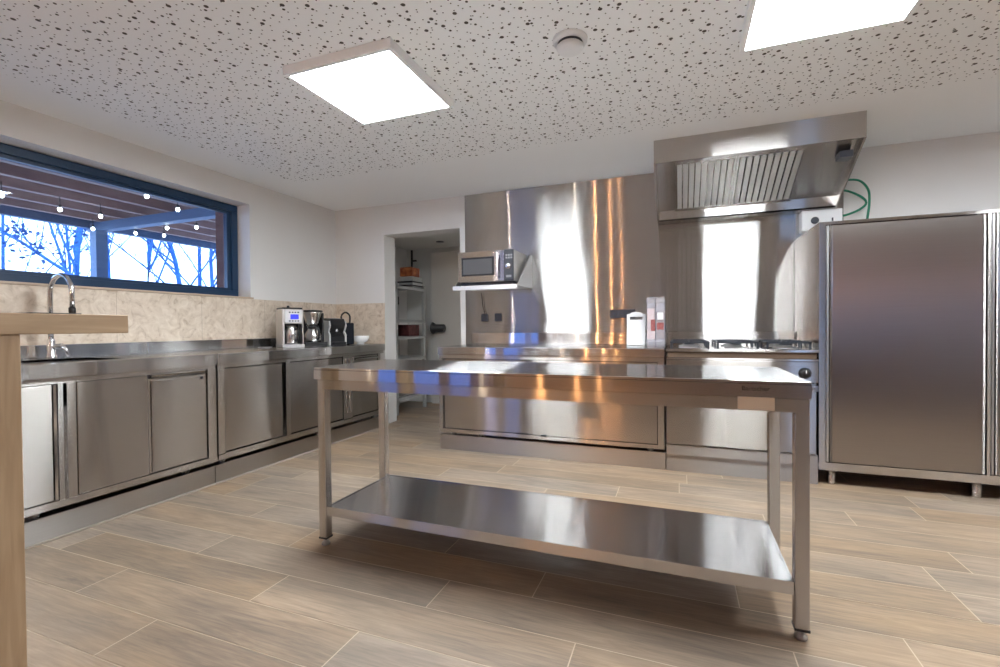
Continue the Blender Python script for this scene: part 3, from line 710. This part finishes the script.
# cutting board, two clear dispensers
cbd = Thing('cutting_board', 'white plastic cutting board with grip slot leaning upright on the back counter', 'cutting board', (-0.335,3.98,ztop))
def rot_lean(bm, y, z, a):
    bmesh.ops.rotate(bm, verts=bm.verts, cent=(0,y,z), matrix=Matrix.Rotation(a,3,'X'))
bm = bmesh.new()
W_, H_ = 0.150, 0.275; xc = -0.335
outer = [(xc-W_/2,0),(xc+W_/2,0),(xc+W_/2,H_-0.02),(xc+W_/2-0.015,H_-0.008)] + [(xc+0.045*math.cos(a),H_-0.006+0.018*math.sin(a)) for a in [PI*i/8 for i in range(0,9)]] + [(xc-W_/2+0.015,H_-0.008),(xc-W_/2,H_-0.02)]
# body below slot, cheeks either side of slot and bridge above
box(bm, xc-W_/2,xc+W_/2,3.985,3.997,ztop+0.002,ztop+0.215,bev=0.003)
box(bm, xc-W_/2,xc-0.050,3.985,3.997,ztop+0.212,ztop+0.262,bev=0.003); box(bm, xc+0.050,xc+W_/2,3.985,3.997,ztop+0.212,ztop+0.262,bev=0.003)
prism(bm, [(xc-0.054,ztop+0.240),(xc+0.054,ztop+0.240),(xc+0.054,ztop+0.262)]+[(xc+0.050*math.cos(a),ztop+0.262+0.018*math.sin(a)) for a in [PI*i/10 for i in range(1,10)]]+[(xc-0.054,ztop+0.262)],'y',3.985,3.997)
rot_lean(bm, 3.985, ztop, -0.14)
cbd.part('board', bm, WHITE_PL)
def dispenser(xc, label, fill):
    d_ = Thing('spice_dispenser', label, 'dispenser', (xc,3.95,ztop), 'clear dispensers beside the range')
    y0,y1 = 3.92,3.985; x0,x1 = xc-0.0325,xc+0.0325
    th = 0.003
    d_.part('tube', BB((x0,x0+th,y0,y1,ztop+0.03,ztop+0.345),(x1-th,x1,y0,y1,ztop+0.03,ztop+0.345),(x0+th,x1-th,y0,y0+th,ztop+0.03,ztop+0.345),(x0+th,x1-th,y1-th,y1,ztop+0.03,ztop+0.345)), CLEARPL)
    d_.part('cap', B(x0-0.001,x1+0.001,y0-0.001,y1+0.001,ztop+0.345,ztop+0.388,bev=0.004), CLEARPL)
    d_.part('base', B(x0-0.002,x1+0.002,y0-0.012,y1+0.002,ztop+0.001,ztop+0.05,bev=0.004), CLEARPL)
    fill(d_,x0+th+0.001,x1-th-0.001,y0+th+0.001,y1-th-0.001)
def fill_a(d_,x0,x1,y0,y1):
    d_.part('filling', B(x0,x1,y0,y1,ztop+0.052,ztop+0.30), PINK, label='pale pink filling')
    d_.part('label', B(x0+0.028,x1+0.0032,y0-0.0052,y0-0.0042,ztop+0.12,ztop+0.21), REDLAB, label='red label')
def fill_b(d_,x0,x1,y0,y1):
    d_.part('filling', B(x0,x1,y0,y1,ztop+0.052,ztop+0.27), PEPPER, label='brown mixed filling')
    d_.part('label', B(x0+0.006,x1-0.006,y0-0.0052,y0-0.0042,ztop+0.21,ztop+0.265), PAPER, label='white label')
    d_.part('label', B(x0+0.003,x1-0.003,y0-0.0052,y0-0.0042,ztop+0.13,ztop+0.185), REDLAB, label='red label')
dispenser(-0.213,'left clear dispenser tube filled with pale pink grains beside cutting board',fill_a)
dispenser(-0.143,'right clear dispenser tube filled with dark brown spices next to the range',fill_b)

# ------------------------------------------------------------------ coffee corner
X0 = -3.06
a = Thing('coffee_maker', 'silver filter coffee maker with blue lit display on the left counter', 'coffee maker', (-3.2,3.21,ztop))
ay0, ay1 = 3.127, 3.293; xf = -3.10; xb = -3.30
a.part('housing', BB((xb,xb+0.10,ay0,ay1,ztop+0.003,ztop+0.315),(xb+0.10,xf,ay0,ay0+0.018,ztop+0.003,ztop+0.315),(xb+0.10,xf,ay1-0.012,ay1,ztop+0.003,ztop+0.315),(xb+0.10,xf,ay0+0.018,ay1-0.012,ztop+0.195,ztop+0.315),bev=0.004), plain('brushed_silver',(0.68,0.66,0.65),0.32,1.0))
a.part('lid', BB((xb+0.005,xf-0.005,ay0+0.005,ay1-0.005,ztop+0.315,ztop+0.328),bev=0.003), BLACK)
a.part('lid_knob', LA([(0,0),(0.012,0),(0.010,0.018),(0,0.02)],(-3.2,3.20,ztop+0.328),seg=16), BLACK)
pn = a.part('panel', B(xf,xf+0.004,ay0+0.018,ay1-0.012,ztop+0.205,ztop+0.305,bev=0.002), ALU)
a.part('display', B(xf+0.004,xf+0.006,ay0+0.062,ay1-0.040,ztop+0.232,ztop+0.272), BLUELCD, pn)
for i in range(4):
    for z in (0.283,0.212): a.part('button', B(xf+0.004,xf+0.006,ay0+0.050+i*0.022,ay0+0.064+i*0.022,ztop+z,ztop+z+0.011), BLUEGREY, pn)
a.part('base', B(xb,xf+0.012,ay0-0.003,ay1+0.003,ztop+0.001,ztop+0.028,bev=0.004), ALU)
a.part('recess_back', B(xb+0.10,xb+0.104,ay0+0.018,ay1-0.012,ztop+0.028,ztop+0.195), BLACK)
jy = (ay0+ay1)/2
ct = a.part('carafe', LA([(0,0),(0.045,0),(0.049,0.01),(0.049,0.105),(0.040,0.128),(0.036,0.150),(0,0.150)],(-3.150,jy,ztop+0.029)), plain('carafe_steel',(0.7,0.69,0.68),0.2,1.0))
a.part('carafe_handle', T(loop([(-3.112,jy+0.02,ztop+0.15),(-3.085,jy+0.035,ztop+0.145),(-3.08,jy+0.037,ztop+0.09),(-3.106,jy+0.025,ztop+0.05)],6),0.008,8), BLACK, ct)

a.o.rotation_euler = (0,0,-0.52); a.o.scale = (1.05,1.05,1.05); a.o.location.y -= 0.035
b = Thing('coffee_maker', 'black filter coffee maker with steel jug right of the silver one', 'coffee maker', (-3.2,3.485,ztop))
by0, by1 = 3.400, 3.570; xf = -3.09; xb = -3.30
b.part('base', B(xb,xf+0.012,by0-0.005,by1+0.012,ztop+0.001,ztop+0.035,bev=0.006,seg=2), BLACK)
b.part('tower', B(xb,xb+0.085,by0+0.005,by1-0.005,ztop+0.035,ztop+0.30,bev=0.008,seg=2), BLACK)
b.part('side_post', B(xb+0.085,xf-0.03,by1-0.020,by1-0.004,ztop+0.035,ztop+0.29,bev=0.004), BLACK)
by = (by0+by1)/2-0.004
b.part('filter_holder', LA([(0,0.0),(0.052,0.0),(0.060,0.03),(0.083,0.115),(0.083,0.125),(0,0.125)],(-3.163,by,ztop+0.178)), plain('holder_steel',(0.6,0.59,0.58),0.25,1.0))
b.part('lid', LA([(0,0.0),(0.086,0.0),(0.084,0.010),(0,0.016)],(-3.163,by,ztop+0.303)), BLACK)
jg = b.part('jug', LA([(0,0),(0.065,0),(0.072,0.012),(0.070,0.07),(0.052,0.10),(0.045,0.125),(0,0.125)],(-3.150,by,ztop+0.036)), plain('jug_steel',(0.62,0.61,0.6),0.22,1.0))
b.part('jug_lid', LA([(0,0),(0.050,0),(0.046,0.016),(0,0.018)],(-3.150,by,ztop+0.160)), BLACK, jg)
b.part('jug_handle', T(loop([(-3.105,by+0.01,ztop+0.155),(-3.062,by+0.018,ztop+0.145),(-3.060,by+0.018,ztop+0.08),(-3.085,by+0.01,ztop+0.055)],6),0.010,8), BLACK, jg)

b.o.rotation_euler = (0,0,-0.52); b.o.scale = (1.05,1.05,1.05); b.o.location.y -= 0.045
e = Thing('capsule_machine', 'black capsule coffee machine with pale side panels and top handle', 'coffee machine', (-3.15,3.765,ztop))
ex0, ex1, ey0, ey1 = -3.30,-2.99,3.64,3.86
body_poly = [(ex0,ztop+0.008),(ex1-0.05,ztop+0.008),(ex1-0.05,ztop+0.075),(ex1-0.085,ztop+0.11),(ex1-0.055,ztop+0.145),(ex1-0.03,ztop+0.19),(ex1-0.06,ztop+0.235),(ex0+0.05,ztop+0.245),(ex0,ztop+0.21)]
e.part('body', PR([(x,z) for x,z in body_poly],'y',ey0+0.014,ey1-0.075,0.004), BLACK)
e.part('side_panel', PR([(ex0-0.004,ztop+0.002),(ex1-0.045,ztop+0.002),(ex1-0.045,ztop+0.09),(ex1-0.07,ztop+0.12),(ex1-0.04,ztop+0.17),(ex1-0.055,ztop+0.215),(ex0,ztop+0.225)],'y',ey0,ey0+0.014,0.002), PALE, label='pale silver side panel')
e.part('side_panel', PR([(ex0-0.004,ztop+0.002),(ex1-0.045,ztop+0.002),(ex1-0.045,ztop+0.09),(ex1-0.07,ztop+0.12),(ex1-0.04,ztop+0.17),(ex1-0.055,ztop+0.215),(ex0,ztop+0.225)],'y',ey1-0.075,ey1-0.061,0.002), PALE, label='pale silver side panel')
e.part('water_tank', B(ex0+0.03,ex1-0.055,ey1-0.063,ey1+0.02,ztop+0.002,ztop+0.20,bev=0.012,seg=2), plain('smoked_tank',(0.012,0.014,0.02),0.15))
e.part('handle', T(loop([(ex1-0.14,ey1-0.060,ztop+0.21),(ex1-0.14,ey1-0.065,ztop+0.265),(ex1-0.13,ey1-0.03,ztop+0.295),(ex1-0.12,ey1+0.005,ztop+0.265),(ex1-0.12,ey1+0.005,ztop+0.195)],8),0.008,10), BLACK)
e.part('drip_tray', B(ex1-0.10,ex1-0.005,ey0+0.02,ey1-0.08,ztop+0.001,ztop+0.03,bev=0.004), BLACK)
e.part('outlet', LA([(0,0),(0.012,0),(0.014,0.03),(0,0.03)],(ex1-0.055,(ey0+ey1)/2-0.04,ztop+0.115),seg=16), CHROME)
e.o.rotation_euler = (0,0,-0.45); e.o.scale = (1.08,1.08,1.08); e.o.location.y -= 0.035
bw = solo('bowl', LA([(0,0.0),(0.036,0.0),(0.037,0.014),(0.050,0.017),(0.070,0.030),(0.082,0.056),(0.086,0.082),(0.082,0.082),(0.076,0.056),(0.064,0.034),(0.045,0.023),(0,0.021)],(-3.07,3.985,ztop+0.0005),seg=40), PORCELAIN, 'white footed porcelain bowl in the corner of the left counter', 'bowl', (-3.07,3.985,ztop))
solo('saucer', LA([(0,0.0),(0.030,0.0),(0.055,0.008),(0.055,0.011),(0.028,0.004),(0,0.004)],(-3.22,2.93,ztop+0.0005),seg=32), ALU, 'small shiny round dish left of the silver coffee maker', 'dish', (-3.22,2.93,ztop))

# ------------------------------------------------------------------ wooden bar at the left edge
w = Thing('wooden_bar', 'oak bar counter with thick top at the left foreground edge', 'bar counter', (-2.07,-0.1,0))
w.part('top', B(-2.45,-1.70,-1.2,1.003,1.011,1.070,bev=0.002), OAK)
for lx in (-1.80,-2.44):
    for ly in (0.645,-1.15):
        w.part('leg', B(lx,lx+0.09,ly,ly+0.09,0.0,1.011,bev=0.002), OAK_V)
solo('serving_mat', B(-1.95,-1.80,0.80,0.925,1.0702,1.0760,bev=0.001), BLACK, 'thin flat black mat lying on the oak bar top', 'mat', (-1.87,0.86,1.0702))

# ------------------------------------------------------------------ ceiling fittings
def led(xc, yc, label):
    l = Thing('led_panel', label, 'ceiling light', (xc,yc,ZC), 'square LED ceiling panels')
    r, q = 0.312, 0.290
    zb = ZC-0.045
    l.part('frame', BB((xc-r,xc+r,yc-r,yc-q,zb,ZC-0.001),(xc-r,xc+r,yc+q,yc+r,zb,ZC-0.001),(xc-r,xc-q,yc-q,yc+q,zb,ZC-0.001),(xc+q,xc+r,yc-q,yc+q,zb,ZC-0.001)), LED_FRAME)
    l.part('diffuser', B(xc-q,xc+q,yc-q,yc+q,zb+0.003,zb+0.008), LED)
    return l
led(-1.508,2.098,'glowing square LED ceiling panel above the left part of the work table')
led(0.572,2.118,'glowing square LED ceiling panel at the upper right, cut by the frame')
led(2.65,2.118,'added square LED fill panel, unseen to the right of the tall cabinet')  # added panel outside the view, fill light from the right
sm = Thing('smoke_detector', 'small round white smoke detector on the perforated ceiling', 'smoke detector', (-0.457,2.10,ZC))
sm.part('base', LA([(0,0),(0.078,0),(0.076,-0.014),(0.066,-0.018),(0,-0.018)],(-0.457,2.10,ZC-0.001),seg=40), WHITE_PL)
sm.part('grille', LA([(0.050,0.0),(0.056,0.0),(0.056,-0.010),(0.050,-0.010)],(-0.457,2.10,ZC-0.019),seg=40), BLUEGREY)
sm.part('cap', LA([(0,0.0),(0.050,0.0),(0.062,-0.012),(0.055,-0.026),(0.035,-0.034),(0,-0.036)],(-0.457,2.10,ZC-0.024),seg=40), WHITE_PL)

# pendant lamps over the dining side, behind the camera (seen as warm streaks in the steel)
def pendant(x, y, z, r, mat, label):
    p_ = Thing('pendant_lamp', label, 'pendant lamp', (x,y,ZC), 'pendant lamps over the bar side')
    p_.part('canopy', LA([(0,0),(0.05,0),(0.045,-0.025),(0,-0.028)],(x,y,ZC-0.001),seg=24), BLACK)
    p_.part('cord', T([(x,y,ZC-0.026),(x,y,z+r+0.05)],0.003,8), BLACK)
    p_.part('socket', LA([(0,0.06),(0.02,0.06),(0.022,0.0),(0,0)],(x,y,z+r-0.005),seg=16), BLACK)
    p_.part('bulb', LA([(0,-r)]+[(r*math.sin(PI*i/12),-r*math.cos(PI*i/12)) for i in range(1,12)]+[(0,r)],(x,y,z),seg=24), mat)
pendant(-1.87,-0.75,1.75,0.022,CREAMBULB,'cream pendant bulb nearest behind the camera, above the oak bar')
pendant(-1.80,-2.7,1.75,0.032,WARMBULB,'second warm pendant bulb behind the camera')
pendant(-1.80,-5.2,1.75,0.032,WARMBULB,'third warm pendant bulb behind the camera')
pendant(-1.85,-8.2,1.75,0.032,WARMBULB,'farthest warm pendant bulb near the rear wall')
pendant(-3.2,-0.70,1.75,0.022,CREAMBULB,'cream pendant bulb between the two windows')

# ------------------------------------------------------------------ pantry contents
r = Thing('storage_rack', 'grey metal storage rack seen through the doorway', 'rack', (-3.2,5.1,0))
rx0, rx1, ry0, ry1 = -3.50,-3.06,4.62,5.30
GREY = plain('grey_metal', (0.45,0.46,0.46), 0.5, 0.1)
for xx in (rx0,rx1-0.04):
    for yy in (ry0,ry1-0.04):
        r.part('post', B(xx,xx+0.04,yy,yy+0.04,0,1.56 if xx==rx0 else 1.56,bev=0.003), GREY)
for z in (0.20,0.66,0.92,1.12,1.52):
    r.part('shelf', BB((rx0,rx1,ry0,ry1,z-0.006,z),(rx0,rx1,ry0,ry0+0.012,z-0.035,z),(rx1-0.012,rx1,ry0,ry1,z-0.035,z)), GREY)
solo('storage_box', B(-3.34,-3.10,4.95,5.20,0.921,1.06,bev=0.004), DARKRED, 'dark red packet pile on the middle rack shelf', 'box', (-3.2,5.05,0.92))
solo('carton', B(-3.46,-3.36,4.70,4.95,0.921,1.08,bev=0.003), CARD, 'narrow grey carton left of the dark red pile on the rack', 'carton', (-3.41,4.8,0.92))
ap = Thing('kitchen_appliance', 'small grey appliance with copper orange front on the top rack shelf', 'appliance', (-3.2,5.1,1.52))
ap.part('body', B(-3.28,-3.08,5.02,5.24,1.521,1.66,bev=0.006), GREY)
ap.part('tray', BB((-3.31,-3.07,4.99,5.25,1.585,1.60),(-3.31,-3.07,4.98,5.25,1.540,1.553)), BLACK)
ap.part('front', B(-3.275,-3.10,5.03,5.23,1.665,1.78,bev=0.01), ORANGE)
ap.part('mast', BB((-3.165,-3.145,5.12,5.14,1.78,2.00),(-3.165,-3.09,5.12,5.14,1.855,1.875)), BLACK)
solo('scoop', BB((-3.24,-3.16,4.78,4.84,1.30,1.40),(-3.205,-3.195,4.80,4.81,1.40,1.486),bev=0.002), BLACK, 'black utensil hanging under the top rack shelf', 'utensil', (-3.2,4.8,1.3))
bg_ = solo('dark_bundle', BB((-3.42,-3.12,4.70,5.22,0.201,0.27),(-3.40,-3.16,4.75,5.1,0.27,0.33),bev=0.012), CARD, 'dark bundle lying on the lowest rack shelf', 'bundle', (-3.25,4.9,0.2))
lp = Thing('pantry_fill_lamp', 'added pantry fill lamp hidden behind the wall right of the doorway', 'ceiling lamp', (-1.62,4.80,2.10))  # added lamp, kept out of sight, to brighten the pantry
lp.part('rim', LA([(0.10,0),(0.13,0),(0.13,-0.03),(0.10,-0.03),(0.10,0)],(-1.62,4.80,2.099),seg=32), WHITE_PL)
lp.part('diffuser', LA([(0,0),(0.10,0),(0.10,-0.02),(0,-0.028)],(-1.62,4.80,2.098),seg=32), plain('fill_diffuser',(0.9,0.9,0.9),0.5,0,0.3,(1.0,0.96,0.9),14.0))
# pantry door (flush, cold-room style) in the pantry's rear wall
dr = bpy.data.objects.new('door_1', None); C.objects.link(dr); dr['kind'] = 'structure'
link('door_leaf', B(-3.12,-2.12,PY-0.075,PY-0.001,0.0,2.02,bev=0.004), plain('door_white',(0.60,0.60,0.58),0.5), dr)
link('hinge', BB((-2.12,-2.105,PY-0.08,PY-0.06,1.78,1.86),(-2.12,-2.105,PY-0.08,PY-0.06,0.25,0.33)), GREY, dr)
dh = link('door_handle', LA([(0,0.0),(0.020,0.0),(0.068,0.012),(0.078,0.03),(0.068,0.05),(0.052,0.052),(0.050,0.195),(0.044,0.20),(0,0.20)],(-3.075,PY-0.165,1.015),'x',28), BLACK, dr)
link('handle_flange', LA([(0,-0.004),(0.074,-0.004),(0.080,0.016),(0.074,0.03),(0,0.03)],(-3.075,PY-0.165,1.015),'x',28), GREY, dr)
link('handle_stem', B(-3.03,-2.98,PY-0.165,PY-0.07,0.995,1.035), GREY, dr)
solo('downlight', LA([(0,0),(0.05,0),(0.05,-0.008),(0.036,-0.010),(0,-0.006)],(-2.80,5.22,2.0995),seg=28), BLUEGREY, 'small dark round fitting in the pantry ceiling', 'downlight', (-2.8,5.22,2.1))

# ------------------------------------------------------------------ outdoors: pergola, string bulbs, bare trees
struct('ground', B(-40,40,-40,40,-0.45,-0.30), GROUND_BOUNCE)
pg = Thing('pergola', 'timber pergola roof with blue grey beam and post outside the window', 'pergola', (-5.9,3,-0.3))
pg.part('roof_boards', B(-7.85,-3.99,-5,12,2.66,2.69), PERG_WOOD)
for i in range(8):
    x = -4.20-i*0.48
    pg.part('rafter', B(x-0.035,x+0.035,-5,12,2.54,2.66), PERG_RAFT_LIT)
pg.part('fascia', B(-7.89,-7.79,-5,12,2.47,2.70), PERG_STEEL)
pg.part('beam', B(-7.85,-3.97,4.12,4.24,2.42,2.54), PERG_STEEL)
pg.part('beam', B(-7.85,-3.97,-0.9,-0.78,2.42,2.54), PERG_STEEL)
pg.part('post', B(-7.72,-7.58,4.08,4.22,-0.3,2.42), PERG_STEEL)
pg.part('post', B(-7.72,-7.58,-0.92,-0.78,-0.3,2.42), PERG_STEEL)
bulb0 = None
spots = [(-6.4,2.63),(-6.55,3.18),(-7.40,3.95),(-6.5,3.55),(-7.2,4.36),(-6.45,4.30),(-7.0,4.62),(-6.05,4.42),(-5.35,3.69),(-5.1,3.2)]
where = ['at the far left of the window','above the left part of the window','beside the pergola post','right of the pergola post under the beam','beyond the beam, lowest in the view','near the middle of the beam','just beyond the beam middle','at the right beyond the beam','near the warm lit rafter','under the rafters at the upper left of the beam']
for (x,y),wd in zip(spots,where):
    lab = 'small glowing string light bulb hanging '+wd
    if bulb0 is None:
        bb = Thing('string_bulb', lab, 'light bulb', (x,y,2.40), 'glowing bulbs under the pergola')
        bb.part('cord', T([(x,y,2.54),(x,y,2.43)],0.004,6), BLACK); bb.part('socket', LA([(0,0.035),(0.012,0.035),(0.014,0.0),(0,0)],(x,y,2.415),seg=10), BLACK)
        bb.part('bulb', LA([(0,-0.026),(0.013,-0.021),(0.020,-0.006),(0.018,0.008),(0.011,0.020),(0,0.020)],(x,y,2.397),seg=16), STRINGBULB)
        bulb0 = bb.o; b0 = (x,y)
    else:
        copy_thing(bulb0, (x-b0[0],y-b0[1],0), lab)

def tree(x, y, hgt, seed, label, r0=0.10, lean=(0,0), leaves=0, fork=1.6):
    rnd = random.Random(seed); bm = bmesh.new(); tips = []
    def grow(p, d, L, r, lvl):
        n = 4 if lvl < 2 else 3; pts = [p]; rs = [r]; q = p.copy(); dd = d.copy()
        for i in range(n):
            dd = (dd + Vector((rnd.gauss(0,.10),rnd.gauss(0,.10),rnd.gauss(0.03,.06)))).normalized()
            q = q + dd*(L/n); pts.append(q.copy()); rs.append(max(0.005, r*(1-0.45*(i+1)/n)))
        tube(bm, pts, rs, 7 if lvl == 0 else (5 if lvl == 1 else 3), cap=False)
        if lvl >= 3 or r < 0.006: tips.append(q); return
        nb = (11 if lvl == 0 else 5 if lvl == 1 else 4 if lvl == 2 else 3)
        for b in range(nb):
            t_ = rnd.uniform(0.25 if lvl == 0 else 0.2, 1.0); k_ = min(n-1, int(t_*n)); bp_ = pts[k_].lerp(pts[k_+1], t_*n-k_)
            az = rnd.uniform(0,2*PI); el = rnd.uniform(0.5,1.0)
            side = Vector((math.cos(az),math.sin(az),0)); nd = (dd*math.cos(el)+side*math.sin(el)+Vector((0,0,0.25))).normalized()
            grow(bp_, nd, L*rnd.uniform(0.30,0.50), rs[k_]*rnd.uniform(0.38,0.55), lvl+1)
    base = Vector((x,y,-0.3))
    grow(base, Vector((lean[0],lean[1],1)).normalized(), hgt, r0, 0)
    th = Thing('bare_tree', label, 'tree', base, 'bare trees beyond the pergola')
    th.part('trunk', bm, BARK_SKYLIT)
    if leaves:
        lf = bmesh.new()
        for i in range(leaves):
            p_ = rnd.choice(tips) + Vector((rnd.gauss(0,.12),rnd.gauss(0,.12),rnd.gauss(0,.12))); s_ = rnd.uniform(0.03,0.06)
            u_ = Vector((rnd.gauss(0,1),rnd.gauss(0,1),rnd.gauss(0,1))).normalized(); w_ = u_.orthogonal().normalized()
            vs = [lf.verts.new(p_+u_*s_),lf.verts.new(p_+w_*s_*0.6),lf.verts.new(p_-u_*s_),lf.verts.new(p_-w_*s_*0.6)]
            lf.faces.new(vs)
        th.part('dry_leaves', lf, LEAF_SKYLIT)
# positions: pixel column -> direction X/Y from the camera
for (x, y, hgt, seed, lab, r0, lean, lv) in [
    (-11.0,4.62,5.0,11,'bushy bare tree with dry leaves at the left of the window view',0.06,(0,0.05),700),
    (-12.5,6.55,6.5,12,'thick bare tree just left of the pergola post',0.16,(0,-0.05),0),
    (-13.5,8.15,7.0,13,'bare tree right of the pergola post, straight trunk',0.13,(0,0),0),
    (-14.0,9.9,6.8,14,'bare leaning tree with forked trunk in the window centre right',0.14,(0,-0.22),0),
    (-14.5,10.6,6.8,15,'bare upright tree left of the brick reveal',0.13,(0,0.03),0),
    (-13.2,10.1,7.0,16,'rightmost bare tree beside the brick reveal',0.12,(0,0.0),0),
    (-16.0,8.0,6.5,17,'far bare tree behind the pergola post',0.08,(0,0.1),0),
    (-17.0,9.4,7.0,18,'far thin bare tree between the two straight trunks',0.08,(0,-0.1),0),
    (-15.0,6.6,6.0,19,'far thin bare tree behind the leafy one',0.07,(0,0.1),0),
]:
    tree(x,y,hgt,seed,lab,r0*0.55,lean,lv)

# ------------------------------------------------------------------ light
wd = bpy.data.worlds.new('World'); bpy.context.scene.world = wd; wd.use_nodes = True
bgn = wd.node_tree.nodes['Background']; bgn.inputs[0].default_value = (0.66,0.77,1.0,1); bgn.inputs[1].default_value = 2.6
def portal(op, name):
    la = bpy.data.lights.new(name,'AREA'); la.shape = 'RECTANGLE'; la.size = op[1]-op[0]; la.size_y = op[3]-op[2]; la.cycles.is_portal = True
    o = bpy.data.objects.new(name, la); C.objects.link(o); o.location = (XW-0.30,(op[0]+op[1])/2,(op[2]+op[3])/2)
    o.rotation_euler = (PI/2,0,-PI/2)
    o['kind'] = 'helper'; return o
portal(W1,'window_daylight'); portal(W2,'glazed_door_daylight')

# ------------------------------------------------------------------ camera
yaw, pitch, roll, fpx = -0.366707431, -0.0135434826, -0.00833672214, 467.474346
fwd = Vector((math.sin(yaw),math.cos(yaw),0)); right = Vector((math.cos(yaw),-math.sin(yaw),0)); up = Vector((0,0,1))
f2 = fwd*math.cos(pitch)+up*math.sin(pitch); u2 = -fwd*math.sin(pitch)+up*math.cos(pitch)
r3 = right*math.cos(roll)+u2*math.sin(roll); u3 = -right*math.sin(roll)+u2*math.cos(roll)
cd = bpy.data.cameras.new('camera'); cam = bpy.data.objects.new('camera', cd); C.objects.link(cam)
cd.sensor_width = 36; cd.lens = fpx*36/1000; cd.clip_start = 0.02; cd.clip_end = 200
M = Matrix(((r3.x,u3.x,-f2.x,0),(r3.y,u3.y,-f2.y,0),(r3.z,u3.z,-f2.z,1.02),(0,0,0,1)))
cam.matrix_world = M
sc = bpy.context.scene; sc.camera = cam
sc.view_settings.view_transform = 'Standard'; sc.view_settings.look = 'None'; sc.view_settings.gamma = 1; sc.view_settings.use_curve_mapping = False
sc.view_settings.exposure = 1.52
try:
    sc.cycles.use_denoising = True; sc.cycles.max_bounces = 10; sc.cycles.diffuse_bounces = 5; sc.cycles.glossy_bounces = 6; sc.cycles.transparent_max_bounces = 12
    sc.cycles.sample_clamp_indirect = 6; sc.cycles.caustics_reflective = True
except Exception: pass
